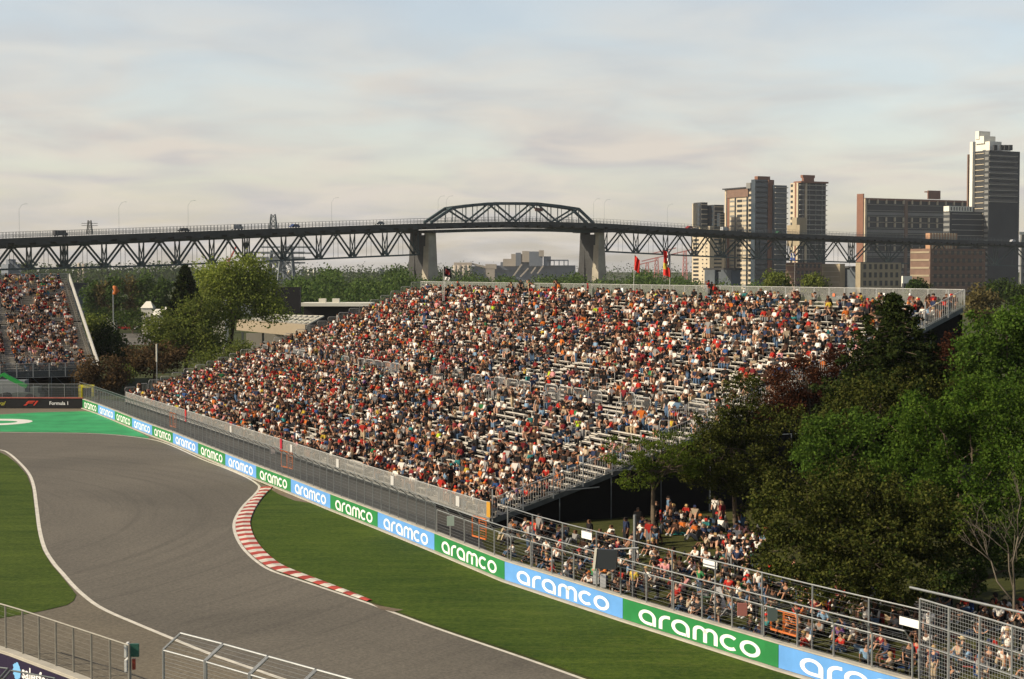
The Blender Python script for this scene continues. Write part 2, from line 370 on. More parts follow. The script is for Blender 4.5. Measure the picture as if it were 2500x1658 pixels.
# lawn sheet
lb = MB(); nx, ny = 46, 40; pts = []
for i in range(nx+1):
    for j in range(ny+1):
        s = 6-i*1.5; q = -6.35+j*1.35
        p = FR+UA*s+NB*q; z = bank(p)-.02 if wall_q(p) > .6 else -.03
        pts.append((p.x, p.y, z))
fs = [(i*(ny+1)+j, i*(ny+1)+j+1, (i+1)*(ny+1)+j+1, (i+1)*(ny+1)+j) for i in range(nx) for j in range(ny)
      if True]
def side(p):
    # true when the point lies behind the track wall
    for i in range(9, 17):
        a, b2 = wallpts[i], wallpts[i+1]; d = b2-a; t = (p-a).dot(d)/d.dot(d)
        if (t <= 1 or i == 16) and (t >= 0 or i == 9):
            return (d.x*(p.y-a.y)-d.y*(p.x-a.x)) > 0
    return True
sgn_ref = side(FR)
fs = [f for f in fs if all(side(Vector(pts[k])) == sgn_ref for k in f)]
lb.add(pts, fs); o = lb.build('lawn', g_lawn, smooth=True); o['kind'] = 'structure'
# path between fence and stand
pp = [wallpts[i] for i in range(0, 14)]
MB().poly([Vector((p.x, p.y, -.016)) for p in pp] + [Vector((p.x, p.y, -.016)) for p in (SP(-4, -2.6, 0), SP(-3, 1, 0), SP(LEN+3, 1, 0), SP(LEN+14, -1, 0))]).build('perimeter_path', m_path)['kind'] = 'structure'

# ------------------------------------------------------------------ TRACK WALL, BOARDS, LETTERING
WH = 1.12
def stroke(b, P, wd, fn, closed=False, mi=0):
    k = len(P); L = []; Rr = []
    for i in range(k):
        a = P[i-1] if (i > 0 or closed) else P[i]; c = P[(i+1) % k] if (i < k-1 or closed) else P[i]
        t = Vector((c[0]-a[0], c[1]-a[1])); t.normalize(); n = Vector((-t.y, t.x))*wd/2
        L.append(fn(P[i][0]+n.x, P[i][1]+n.y)); Rr.append(fn(P[i][0]-n.x, P[i][1]-n.y))
    for i in range(k if closed else k-1):
        j = (i+1) % k; b.quad(L[i], Rr[i], Rr[j], L[j], mi)
def arc(cx, cy, rx, ry, a0, a1, n=14): return [(cx+rx*math.cos(R(a0+(a1-a0)*i/n)), cy+ry*math.sin(R(a0+(a1-a0)*i/n))) for i in range(n+1)]
def letters_word(fn, w=.20):
    h = w/2; x = 0; b = None
    def a_(x):
        stroke(b, [(x+.9, 0), (x+.9, .5)] + arc(x+.5, .5, .4, .5-h, 0, 270, 22)[1:] + [(x+.9-.05, h)], w, fn)
    def r_(x): stroke(b, [(x+.1, 0), (x+.1, .5)] + arc(x+.5, .5, .4, .5-h, 180, 100, 8)[1:] + [(x+.62, 1-h)], w, fn)
    def m_(x):
        stroke(b, [(x+.1, 0), (x+.1, .55)] + arc(x+.375, .6, .275, .4-h, 180, 0, 12)[1:] + [(x+.65, 0)], w, fn)
        stroke(b, arc(x+.925, .6, .275, .4-h, 180, 0, 12) + [(x+1.2, .55), (x+1.2, 0)], w, fn)
    def c_(x): stroke(b, arc(x+.5, .5, .4, .5-h, 48, 312, 20), w, fn)
    def o_(x): stroke(b, arc(x+.5, .5, .4, .5-h, 0, 345, 23), w, fn, True)
    L = []
    for g, x in ((a_, 0), (r_, 1.16), (a_, 1.86), (m_, 3.02), (c_, 4.42), (o_, 5.42)):
        b = MB(); g(x); L.append(b)
    return L
concrete = mat('wall_concrete', (.42, .39, .33), .85, 0, .15, 1)
b = MB()
for i in range(len(wallpts)-1):
    a, c = wallpts[i], wallpts[i+1]; d = (c-a); L = d.length; d = d/L; n = Vector((-d.y, d.x, 0))
    if n.x < 0: n = -n      # away from the track
    b.box((a+c)/2+n*.17+Vector((0, 0, WH/2)), (L, .26, WH), (d, n, Vector((0, 0, 1))))
    b.box((a+c)/2+n*.14+Vector((0, 0, WH+.03)), (L+.02, .36, .06), (d, n, Vector((0, 0, 1))))
    b.box((a+c)/2-n*.10+Vector((0, 0, .03)), (L, .22, .07), (d, n, Vector((0, 0, 1))))
tag(b.build('barrier_wall', concrete), 'low concrete wall carrying the green and blue boards along the verge', 'wall')
m_gr = mat('board_green', (.022, .20, .055), .5, 0, .14, .7); m_bl = mat('board_blue', (.12, .32, .68), .5, 0, .10, .7); m_wt = mat('board_white', (.80, .80, .78), .5)
nb_ = len(wallpts)-1
for i in range(nb_):
    a, c = wallpts[i], wallpts[i+1]; d = (c-a); L = d.length; d = d/L; n = Vector((-d.y, d.x, 0))
    if n.x < 0: n = -n
    green = (i % 2 == 0)
    cl = 'green' if green else 'blue'
    k = i//2
    board = MB().box((a+c)/2-n*.0+Vector((0, 0, .10+(WH-.12)/2)), (L-.02, .03, WH-.12), (d, n, Vector((0, 0, 1)))).build('advertising_board', m_gr if green else m_bl)
    tag(board, f'{cl} board with white lettering, {ORD[k]} {cl} one counting from the black wall', 'advertising board', 'advertising boards along the track wall')
    xs = L*.77/6.32; hs = .70; x0 = L*.115; z0 = .19
    fn = lambda x, y, a=a, d=d, n=n, xs=xs: a + d*(x0+x*xs) - n*.022 + Vector((0, 0, z0+y*hs))
    for lt in letters_word(fn): lt.build('letter', m_wt, board)

# ------------------------------------------------------------------ FENCES
def fence(P, name, label, z0, z1, step, postw=.07, wires=9, over=None, offs=0.0, rail=True, meshp=None, midrail=None, tp=steel, zf=None, wr=.006, cat='fence'):
    S = arclen(P); root = empty(name, label, cat, loc=tuple(P[0]))
    org = P[0]
    n = int(S[-1]/step); 
    tot = S[-1]
    q = [at_len(P, S, min(tot, k*step)) for k in range(n+1)]
    zz = zf or (lambda p: 0)
    def loc(o): o.location = -Vector(root.location); return o
    for p in q[:98]:
        z = zz(p); mb = MB(); mb.tube([Vector((p.x, p.y, z+z0)), Vector((p.x, p.y, z+z1))], postw/2, 6)
        loc(mb.build('post', tp, root))
    mb = MB(); 
    top = [Vector((p.x, p.y, zz(p)+z1)) for p in q]
    if rail: mb.tube(top, postw*.42, 5)
    if midrail:
        for h in midrail: mb.tube([Vector((p.x, p.y, zz(p)+h)) for p in q], postw*.3, 5)
    if over:
        dn, dz = over
        outp = []
        for i, p in enumerate(q):
            t = (q[min(i+1, n)]-q[max(i-1, 0)]).normalized(); nn = Vector((-t.y, t.x, 0))
            if nn.x > 0: nn = -nn      # over the track
            if dn < 0: nn = -nn
            outp.append(Vector((p.x, p.y, zz(p)+z1+dz))+nn*abs(dn))
        mb.tube(outp, postw*.42, 5)
        for i in range(0, len(q)): mb.tube([top[i], outp[i]], postw*.42, 5)
    loc(mb.build('rail', tp, root))
    mb = MB()
    for k in range(wires):
        h = z0+(z1-z0)*(k+.5)/wires
        mb.tube([Vector((p.x, p.y, zz(p)+h)) for p in q], wr, 3, cap=False)
    if over:
        for f in (.33, .66): mb.tube([top[i].lerp(outp[i], f) for i in range(len(q))], wr, 3, cap=False)
    if wires: loc(mb.build('wires', tp, root))
    if meshp:
        mb = MB(); x = 0
        for i in range(len(q)-1):
            a, c = q[i], q[i+1]; L = (c-a).length; za, zc_ = zz(a), zz(c)
            mb.quad((a.x, a.y, za+z0), (c.x, c.y, zc_+z0), (c.x, c.y, zc_+z1), (a.x, a.y, za+z1), 0, ((x, z0), (x+L, z0), (x+L, z1), (x, z1))); x += L
            if over: mb.quad(top[i], top[i+1], outp[i+1], outp[i], 0, ((x, z1), (x+L, z1), (x+L, z1+.6), (x, z1+.6)))
        loc(mb.build('wire_mesh', meshp, root))
    return root
def offset(P, dist):
    out = []; k = len(P)
    for i in range(k):
        t = (P[min(i+1, k-1)]-P[max(i-1, 0)]).normalized(); n = Vector((-t.y, t.x, 0))
        if n.x < 0: n = -n
        out.append(P[i]+n*dist)
    return out
wl = [Vector((p.x, p.y, 0)) for p in wallpts]
wm = meshmat('debris_mesh', (.10, .11, .12), .09, .16)
wm2 = meshmat('light_chain_link', (.36, .36, .34), .07, .34)
fence(offset(wl[:13], .16), 'debris_fence', 'tall debris fence on the wall in front of the large grandstand', WH+.06, 2.85, 1.52, .06, 8, over=(.55, .45), meshp=wm, tp=mat('aged_steel', (.17, .185, .19), .55, .3, .15, 2))
fence(offset(wl[12:16]+[wl[15]+dl2*9.0], .16), 'debris_fence', 'lower debris fence on the wall beside the crowded lawn', WH+.06, 2.55, 2.1, .08, 8, over=(.45, .55), wr=.005)
fence(offset([wl[12]+(wl[13]-wl[12])*.55]+wl[13:16]+[wl[15]+dl2*8.0], 2.3), 'spectator_fence', 'taller wire fence standing on grass behind the lower debris fence', 0, 3.35, 3.3, .08, 12, wr=.004)
tall0 = wl[15]+dl2*9.3
# tall near section at the right edge
pA = D(2245, 1600, 62.0); pA.z = 0; pB = D(2560, 1600, 55.5); pB.z = 0
tf = fence([pA, pB], 'debris_fence', 'tall close debris fence section at the lower right with square mesh', 0, ZV(1462, 62.0), 1.75, .10, 0, midrail=[2.2, 3.1], meshp=meshmat('square_weld_mesh', (.24, .25, .26), .15, .10))
o = MB().tube([D(2222, 1434, 62.3), D(2540, 1506, 55.8)], .05, 6).build('rail', steel, tf); o.location = -Vector(tf.location)
# far end: black wall + fence
bwA = G(-300, 996); bwB = G(202, 997)
db = (bwB-bwA).normalized(); nbk = Vector((-db.y, db.x, 0)); bl = (bwB-bwA).length
bw = MB().box((bwA+bwB)/2+nbk*.2+Vector((0, 0, .62)), (bl, .3, 1.24), (db, nbk, Vector((0, 0, 1)))).build('barrier_wall', mat('black_board', (.012, .012, .013), .5))
tag(bw, 'black barrier wall with white and red lettering beyond the green run-off', 'wall')
MB().box((bwA+bwB)/2+nbk*.2+Vector((0, 0, 1.28)), (bl, .42, .09), (db, nbk, Vector((0, 0, 1)))).build('capping', mat('red_capping', (.42, .12, .09), .7, 0, .2, 1), bw)
def text_mesh(body, at, xdir, zdir, ndir, height, m, name, parent, sx=1.0, shear=0.0, align='LEFT', thick=0.0):
    cu = bpy.data.curves.new(name, 'FONT'); cu.body = body; cu.size = 1.0; cu.align_x = align; cu.shear = shear; cu.offset = thick; cu.resolution_u = 4
    ob = bpy.data.objects.new('tmp', cu); col.objects.link(ob)
    me = bpy.data.meshes.new_from_object(ob.evaluated_get(bpy.context.evaluated_depsgraph_get())); bpy.data.objects.remove(ob)
    for v in me.vertices:
        q = Vector(at)+xdir*(v.co.x*height*sx)+zdir*(v.co.y*height)+ndir*.01
        v.co = q
    me.materials.append(m); o = link(name, me, parent); return o
bpy.context.view_layer.update()
def wpt(u): # point on the black wall front at photo column u
    r = ray(u, 985); r = Vector((r.x, r.y, 0)); # intersect with line bwA + t db
    # r*s = bwA + db*t
    det = r.x*(-db.y)+db.x*r.y; s = (bwA.x*(-db.y)+db.x*bwA.y)/det
    return Vector((r.x*s, r.y*s, 0))+nbk*.03
UPZ = Vector((0, 0, 1))
text_mesh('Formula 1', wpt(120)+UPZ*.43, db, UPZ, -nbk, .60, m_wt, 'lettering', bw, 1.0, 0, thick=.02)
red = mat('logo_red', (.65, .06, .03), .5)
a = wpt(57)+UPZ*.34; lg = MB()   # slanted racing mark: swoosh bar and a slash
def LP(x, y): return a+db*x-nbk*.012+UPZ*y
lg.poly([LP(0, 0), LP(.35, 0), LP(.62, .26), LP(1.15, .26), LP(1.30, .38), LP(.62, .38), LP(.45, .30)])
lg.poly([LP(.30, .30), LP(.62, .58), LP(1.50, .58), LP(1.38, .46), LP(.72, .46), LP(.45, .22)])
lg.poly([LP(1.22, 0), LP(1.40, 0), LP(1.88, .58), LP(1.62, .58)])
lg.build('logo', red, bw)
text_mesh('stral', wpt(-12)+UPZ*.36, db, UPZ, -nbk, .72, mat('yellow_script', (.62, .58, .05), .5), 'script_lettering', bw, .9, .5)
fence([bwA+nbk*.3, bwB+nbk*.3], 'debris_fence', 'far debris fence on top of the black wall', 1.3, 3.0, 1.95, .07, 7, meshp=wm, midrail=[2.6])
# yellow padded frame in the far corner
yb = MB(); q = wpt(192)+nbk*.9; yl = mat('yellow_padding', (.60, .52, .03), .6, 0, .1, 2)
yb.box(q+UPZ*1.9, (.45, .4, 1.5), (db, nbk, UPZ)); yb.box(q+db*.75+UPZ*2.68, (1.9, .4, .34), (db, nbk, UPZ)); yb.box(q+db*1.5+UPZ*2.0, (.25, .35, 1.2), (db, nbk, UPZ))
tag(yb.build('gate_frame', yl), 'yellow padded gate frame at the corner behind the far fence', 'gate frame')
# near-left wall with fence
LW = [G(-110, 1545, 1.12), G(38.5, 1590.3, 1.12), G(213, 1655, 1.12)]
e = (LW[2]-LW[1]).normalized(); LW.append(LW[2]+e*4.6)
LWg = [Vector((p.x, p.y, 0)) for p in LW]
b = MB()
for i in range(3):
    a, c = LWg[i], LWg[i+1]; d = c-a; L = d.length; d = d/L; n = Vector((-d.y, d.x, 0))
    b.box((a+c)/2-n*.17+UPZ*.54, (L, .3, 1.08), (d, n, UPZ)); b.box((a+c)/2-n*.15+UPZ*1.11, (L, .40, .06), (d, n, UPZ))
lw = b.build('barrier_wall', concrete); tag(lw, 'concrete wall with dark navy lettered board at the lower left corner', 'wall')
# navy board on the camera side of that wall
nv = mat('navy_board', (.016, .010, .035), .5)
nd = (LWg[2]-LWg[1]).normalized(); nn_ = Vector((nd.y, -nd.x, 0))   # towards the camera
if nn_.y > 0: nn_ = -nn_
ba = LWg[0]; bc = LWg[3]; Lb = (bc-ba).length
for i in range(3):
    a_, c_ = LWg[i], LWg[i+1]; d_ = (c_-a_).normalized(); n_ = Vector((d_.y, -d_.x, 0)); n_ = n_ if n_.y < 0 else -n_
    o = MB().box((a_+c_)/2+n_*.37+UPZ*.50, ((c_-a_).length, .05, 1.0), (d_, n_, UPZ)).build('board_panel', nv, lw)
cpos = G(28, 1614, .9); 
proj = (Vector((cpos.x, cpos.y, 0))-LWg[1]).dot(nd)
bp0 = LWg[1]+nn_*.40
cl = MB()
def CP(x, y): return bp0+nd*(x)+nn_*.005+UPZ*y
s0 = .52
ol = arc(s0+.36, .52, .34, .36, 0, 360, 24)
cl.poly([CP(x+.05*math.sin(3*k), y+.03*math.cos(5*k)) for k, (x, y) in enumerate(ol[:-1])])
cl.build('cloud_mark', mat('pale_blue_mark', (.18, .45, .75), .5), lw)
text_mesh('salesforce', bp0+nd*(s0+.80)+UPZ*.34, nd, UPZ, nn_, .74, m_wt, 'lettering', lw, 1.05, 0, thick=.02)
fq = [G(4.4, 1577, 1.14), G(213, 1655, 1.14)]
eL = (LWg[2]-LWg[1]).normalized()
fence([LWg[0], LWg[1]+e*0, LWg[2], LWg[2]+eL*3.6], 'debris_fence', 'straight wire fence on the wall above the dark navy board', 1.14, 2.95, 1.42, .085, 9, tp=mat('tan_post_steel', (.26, .245, .21), .5, .3, .1, 3), wr=.004)  # posts and wires in one even tan-grey steel
# overhanging fence at the bottom centre
q0 = D(399, 1594, 56.7); q1 = D(503, 1612, 55.0); q2 = D(612, 1640, 53.2); q3 = q2+(q2-q1)*3.2
of = empty('debris_fence', 'near fence with angled overhanging top at the bottom edge', 'fence', loc=(q0.x, q0.y, 0))
def addc(mb, nm, m=steel):
    o = mb.build(nm, m, of); o.location = -Vector(of.location)
px = [q0, q1, q2, q2+(q2-q1), q2+(q2-q1)*2, q2+(q2-q1)*3]
ztop = 3.28; da = (q2-q0); da.z = 0; da.normalize(); na = Vector((-da.y, da.x, 0))
for i, p in enumerate(px[:-1]):
    p0 = Vector((p.x, p.y, ztop)); p1 = Vector((px[i+1].x, px[i+1].y, ztop))-da*.08
    up_ = na*.55+UPZ*.55+da*.30
    mb = MB(); mb.tube([(p0.x, p0.y, 1.1), p0], .05, 6); addc(mb, 'post'); mb = MB(); mb.tube([(p1.x, p1.y, 1.1), p1], .05, 6); addc(mb, 'post')
    mb = MB(); mb.tube([p0, p0+up_], .045, 6); addc(mb, 'angled_arm'); mb = MB(); mb.tube([p1, p1+up_], .045, 6); addc(mb, 'angled_arm')
    mb = MB(); mb.tube([p0+up_, p1+up_], .04, 6); mb.tube([p0-UPZ*.03, p1-UPZ*.03], .035, 6); addc(mb, 'rail')
    mb = MB()
    for k in range(1, 16):
        h = ztop-.14*k; mb.tube([(p0.x, p0.y, h), (p1.x, p1.y, h)], .006, 3, cap=False)
    for k in (1, 2, 3, 4): mb.tube([p0+up_*(k/5), p1+up_*(k/5)], .006, 3, cap=False)
    addc(mb, 'wires')
b = MB(); q9 = q0+(q0-q2).normalized()*0
# second near fence just entering at the lower left corner
z3 = 3.2; cA = [D(-40, 1626, 55.5), D(20, 1632, 55), D(27, 1637, 54.6), D(135, 1656, 54)]
nf = empty('debris_fence', 'nearest fence corner with angled rail below the navy board', 'fence', loc=(cA[0].x, cA[0].y, 0))
for i in (0, 2):
    a, c = cA[i], cA[i+1]
    mb = MB(); mb.tube([a, c], .03, 6); o = mb.build('rail', steel_d, nf); o.location = -Vector(nf.location)
    for p in (a, c):
        lo = p-Vector((.45, .3, .55)); mb = MB(); mb.tube([p, lo], .04, 6); mb.tube([lo, (lo.x, lo.y, 0)], .045, 6); o = mb.build('post', steel_d, nf); o.location = -Vector(nf.location)
# marshal light panel
q = D(316, 1600, 60.2); lp_ = empty('light_panel', 'marshal signal panel with green and red lamps on a pole', 'signal light', loc=(q.x, q.y, 0))
def LPb(c, d, nm, m): o = MB().box(c, d).build(nm, m, lp_); return o
MB().tube([(0, 0, 0), (0, 0, q.z+.45)], .07, 8).build('pole', steel, lp_)
zt = q.z
LPb((-.10, 0, zt+.22), (.09, .5, .50), 'cabinet_side', mat('white_cabinet', (.75, .74, .70), .5)); LPb((-.10, 0, zt-.36), (.09, .5, .46), 'cabinet_side', mat('white_cabinet', (.7, .7, .7)))
MB().box((.20, .0, zt+.2), (.34, .12, .5)).build('green_lamp', mat('green_lens', (.03, .11, .08), .4), lp_)
MB().box((.17, .0, zt-.34), (.12, .1, .42)).build('red_lamp', mat('red_lens', (.30, .05, .03), .4), lp_)
def PR(p):
    r = Vector(p)-Vector((0, 0, CZ)); f = r.dot(FW); return 1250+FPX*r.x/f, 829-FPX*r.dot(UP)/f
# ------------------------------------------------------------------ GRANDSTANDS
class Stand:
    def __init__(s, O, u, n, L, rows, z0, pitch=PITCH, rise=RISE): s.O = O; s.u = u; s.n = n; s.L = L; s.rows = rows; s.z0 = z0; s.p = pitch; s.r = rise; s.sag = .20 if rows == 53 else 0
    def P(s, a, q, z): return s.O+s.u*a+s.n*q+Vector((0, 0, z))
    def zt(s, k): t = k/s.rows; return s.z0+s.r*s.rows*(t-s.sag*t*(1-t))
    def zq(s, q): return s.zt(q/s.p)
SM = Stand(FR, UA, NB, LEN, ROWS, Z0)
oL = Vector((-56.7, 215, 0)); uL = Vector((-.93, -.37, 0)).normalized(); nL = Vector((-uL.y, uL.x, 0)); nL = nL if nL.y > 0 else -nL
SL = Stand(oL, uL, nL, 34, 47, 3.6)
rail_m = mat('rail_steel', (.50, .50, .48), .5, .2, .1, 2)
def build_stand(S, root, gaps, mid, fine=True):
    ax = (S.u, S.n, UPZ)
    for k in range(S.rows):
        if k in mid:
            mb = MB(); mb.box(S.P(S.L/2, k*S.p+.38, S.zt(k)-.02), (S.L, .72, .05), ax); mb.build('walkway_deck', alu, root); continue
        mb = MB(); a0 = 0.15
        for g in gaps+[S.L-.15]:
            a1 = g-.6 if g < S.L-1 else g
            if a1-a0 > .5:
                c = (a0+a1)/2
                mb.box(S.P(c, k*S.p+.58, S.zt(k)+.40), (a1-a0, .29, .045), ax)
                mb.box(S.P(c, k*S.p+.22, S.zt(k)-.02), (a1-a0, .54, .05), ax)
                x = a0+.4
                while x < a1: mb.box(S.P(x, k*S.p+.60, S.zt(k)+.18), (.05, .12, .38), ax); x += 1.8
            if g < S.L-1:
                mb.box(S.P(g, k*S.p+.38, S.zt(k)-.015), (1.2, .70, .05), ax); mb.box(S.P(g, k*S.p+.66, S.zt(k)+.11), (1.1, .14, .05), ax)
            a0 = g+.6
        mb.build('bench_row', alu, root)
    D_ = S.rows*S.p; ztop = S.zt(S.rows)
    mb = MB()
    def q4(a, b2, c, d): mb.quad(a, b2, c, d)
    for (za, ya) in ((-.30, 0),):
        for i in range(10):
            qa, qb = D_*i/10, D_*(i+1)/10; za_, zb_ = S.zq(qa)-.36, S.zq(qb)-.36
            mb.quad(S.P(0, qa, za_), S.P(S.L, qa, za_), S.P(S.L, qb, zb_), S.P(0, qb, zb_))
            for sx in (.25, S.L-.25): mb.quad(S.P(sx, qa, -.1), S.P(sx, qb, -.1), S.P(sx, qb, zb_), S.P(sx, qa, za_))
        mb.quad(S.P(0, D_, -.1), S.P(S.L, D_, -.1), S.P(S.L, D_, ztop-.6), S.P(0, D_, ztop-.6))
    mb.build('tarp_and_shade_sheets', black, root)  # closing tarp, plus black sheets added as the shade below the benches
    # stringers
    for a in (0, S.L):
        mb = MB()
        for i in range(10): qa, qb = D_*i/10, D_*(i+1)/10; mb.beam(S.P(a, qa, S.zq(qa)-.22), S.P(a, qb, S.zq(qb)-.22), .12, .34)
        mb.build('stringer', steel_d, root)
aisles = [10.5, 22.5, 34.5, 46.5, 58.5, 70.5, 82.5, 94.5]
st = empty('grandstand', 'large temporary grandstand of pale bench rows filled with spectators', 'grandstand')
MID = (23, 24)
build_stand(SM, st, aisles, MID)
# front panel fence: galvanised frames with light mesh
def panel_fence(S, root, q, zb, h, step, m, a0=0, a1=None, name='mesh_panel'):
    a1 = a1 or S.L; n = int((a1-a0)/step); mb = MB(); fr = MB()
    for i in range(n):
        x = a0+i*step; y = x+step-.06
        A, B, C_, Dd = S.P(x, q, zb), S.P(y, q, zb), S.P(y, q, zb+h), S.P(x, q, zb+h)
        mb.quad(A, B, C_, Dd, 0, ((x, 0), (y, 0), (y, h), (x, h)))
        for e0, e1 in ((A, B), (C_, Dd), (A, Dd), (B, C_)): fr.beam(e0, e1, .045)
    mb.build(name, m, root); fr.build('panel_frames', rail_m, root)
panel_fence(SM, st, -.15, Z0-.15, 1.2, 2.1, wm2)
panel_fence(SM, st, ROWS*PITCH+.2, SM.zt(ROWS)-.15, 1.5, 2.1, meshmat('back_chain_link', (.34, .34, .32), .07, .22), name='back_mesh')
# side guards
def side_guard(S, root, a, solid=False):
    mb = MB(); D_ = S.rows*S.p
    f = lambda q, h: S.P(a, q, S.zq(q)+h)
    [(mb.beam(f(D_*i/10, 1.35), f(D_*(i+1)/10, 1.35), .05), mb.beam(f(D_*i/10, .12), f(D_*(i+1)/10, .12), .04)) for i in range(10)]
    q = 0
    while q < D_: mb.beam(f(q, 0), f(q, 1.35), .03); q += .19
    mb.build('side_guard', rail_m, root)
    mb = MB(); q = 0
    while q < D_: mb.beam(f(q, -.2), f(q, 1.95), .08); q += 2.28
    mb.build('guard_posts', rail_m, root)
side_guard(SM, st, -.12)
def hoop(mb, A, B, h, r=.024, bars=True):
    A = Vector(A); B = Vector(B); d = (B-A)
    mb.tube([A, A+UPZ*(h-.15)+d*0, A+UPZ*h+d*.10, B+UPZ*h-d*.10, B+UPZ*(h-.15), B], r, 5)
    if bars:
        k = max(2, int(d.length/.16))
        for i in range(1, k): p = A+d*(i/k); mb.beam(p+UPZ*.12, p+UPZ*(h-.02), .018)
        mb.beam(A+UPZ*.12, B+UPZ*.12, .025)
mb = MB(); k = 0
while k < ROWS:
    hoop(mb, SM.P(LEN+.15, k*PITCH, SM.zt(k)), SM.P(LEN+.15, (k+2)*PITCH-.1, SM.zt(k)), 1.55, .03); k += 2
mb.build('stepped_hoop_rail', rail_m, st)
# barriers along the central walkway and beside the aisles
rb = random.Random(5); nb = 0; x = 1.0
while x < LEN-3:
    if rb.random() < .80:
        mb = MB(); q = (MID[0]-.05)*PITCH if rb.random() < .6 else (MID[1]+1.05)*PITCH
        hoop(mb, SM.P(x, q, SM.zt(MID[0])), SM.P(x+2.2, q, SM.zt(MID[0])), 1.5, .035)
        o = mb.build('walkway_barrier', rail_m, st)
    x += 2.5
mb = MB()
for g in aisles+[3.0]:
    for k in (19, 21, 26, 28):
        mb = MB(); hoop(mb, SM.P(g-.62, k*PITCH, SM.zt(k)), SM.P(g-.62, (k+1)*PITCH, SM.zt(k)), 1.45, .032, False); mb.build('hand_rail', rail_m, st)
    if rb.random() < .8: mb = MB(); hoop(mb, SM.P(g+.6, 21*PITCH, SM.zt(21)), SM.P(g+.6, 23*PITCH, SM.zt(21)), 1.6, .032); mb.build('hand_rail', rail_m, st)
# scaffold bars seen against the dark under-side
mb = MB()
for a, b2 in ((SM.P(-.3, 13, 5.1), SM.P(-.3, 10.4, 3.4)), (SM.P(-.3, 8.5, 3.35), SM.P(-.3, 13.5, 3.4)), (SM.P(-.3, 21, 5.2), SM.P(-.3, 26, 5.2)), (SM.P(-.3, 24, 5.2), SM.P(-.3, 24, 2.4)), (SM.P(-.3, 4, 2.2), SM.P(-.3, 8, 2.3)), (SM.P(-.3, 17, 6.2), SM.P(-.3, 17, 0))):
    MB().beam(a, b2, .06).build('scaffold_tube', rail_m, st)
for q in (5, 9, 13, 17, 21, 25, 29, 33, 37): MB().beam(SM.P(-.2, q, 0), SM.P(-.2, q, SM.zq(q)-.35), .07).build('scaffold_tube', steel_d, st)
for u_, m_ in ((1.6, 'white'), (9.5, 'white'), (16, 'orange'), (26, 'white'), (38, 'orange'), (52, 'white')):
    MB().box(SM.P(u_, ROWS*PITCH+.1, SM.zt(ROWS)+.72), (.42 if m_ == 'white' else .3, .02, .5 if m_ == 'white' else .25), (UA, NB, UPZ)).build('sign_plate', m_wt if m_ == 'white' else mat('orange_plate', (.7, .18, .08), .6), st)
for u_ in (5, 17, 29, 41, 60): MB().box(SM.P(u_, -.19, Z0+.5), (.6, .02, .7), (UA, NB, UPZ)).build('sign_plate', mat('grey_notice', (.5, .5, .48), .7), st)
sl_ = empty('grandstand', 'far grandstand at the left edge with white side guard', 'grandstand')
build_stand(SL, sl_, [11, 22], (22,), False)
mb = MB(); f = lambda q, h, a=-.2: SL.P(a, q, SL.zq(q)+h); q = 0; wgm = mat('pale_guard_panel', (.50, .49, .46), .6, 0, .06, 1)
while q < 47*PITCH-.1:
    mb.quad(f(q, 0), f(q+.66, 0), f(q+.66, 1.0), f(q, 1.0)); mb.quad(f(q, 1.0), f(q+.66, 1.0), f(q+.66, 1.0, -.35), f(q, 1.0, -.35)); mb.quad(f(q, 0, -.35), f(q+.66, 0, -.35), f(q+.66, 1.0, -.35), f(q, 1.0, -.35)); q += .76
mb.build('side_guard', wgm, sl_)
panel_fence(SL, sl_, -.15, 3.6-.9, 1.9, 2.1, meshmat('dim_mesh', (.16, .17, .17), .09, .3))
panel_fence(SL, sl_, 47*PITCH+.1, SL.zt(47)-.2, 1.2, 2.1, meshmat('dim_mesh', (.16, .17, .17), .09, .3))
mb = MB()
for a in range(0, 34, 3):
    for q in (0, 3): MB().beam(SL.P(a, q, 0), SL.P(a, q, 3.3), .12).build('scaffold_tube', steel_d, sl_)
    if a < 30: MB().beam(SL.P(a, 0, .3), SL.P(a+3, 0, 3.2), .07).build('scaffold_brace', steel_d, sl_)

# ------------------------------------------------------------------ PEOPLE
def skin(J, E, sub=0, name='m'):
    names = list(J); idx = {n: i for i, n in enumerate(names)}
    me = bpy.data.meshes.new(name); me.from_pydata([J[n][0] for n in names], [(idx[a], idx[b]) for a, b in E], [])
    o = bpy.data.objects.new(name, me); col.objects.link(o)
    o.modifiers.new('s', 'SKIN')
    if not me.skin_vertices: 
        bm = bmesh.new(); bm.from_mesh(me); bm.verts.layers.skin.verify(); bm.to_mesh(me); bm.free()
    for n in names:
        r = J[n][1]; r = r if isinstance(r, tuple) else (r, r)
        me.skin_vertices[0].data[idx[n]].radius = r; me.skin_vertices[0].data[idx[n]].use_root = False
    me.skin_vertices[0].data[0].use_root = True
    if sub: m = o.modifiers.new('u', 'SUBSURF'); m.levels = sub; m.render_levels = sub
    dg = bpy.context.evaluated_depsgraph_get(); dg.update()
    out_ = bpy.data.meshes.new_from_object(o.evaluated_get(dg)); bpy.data.objects.remove(o)
    if sub: out_.polygons.foreach_set('use_smooth', [True]*len(out_.polygons))
    return out_
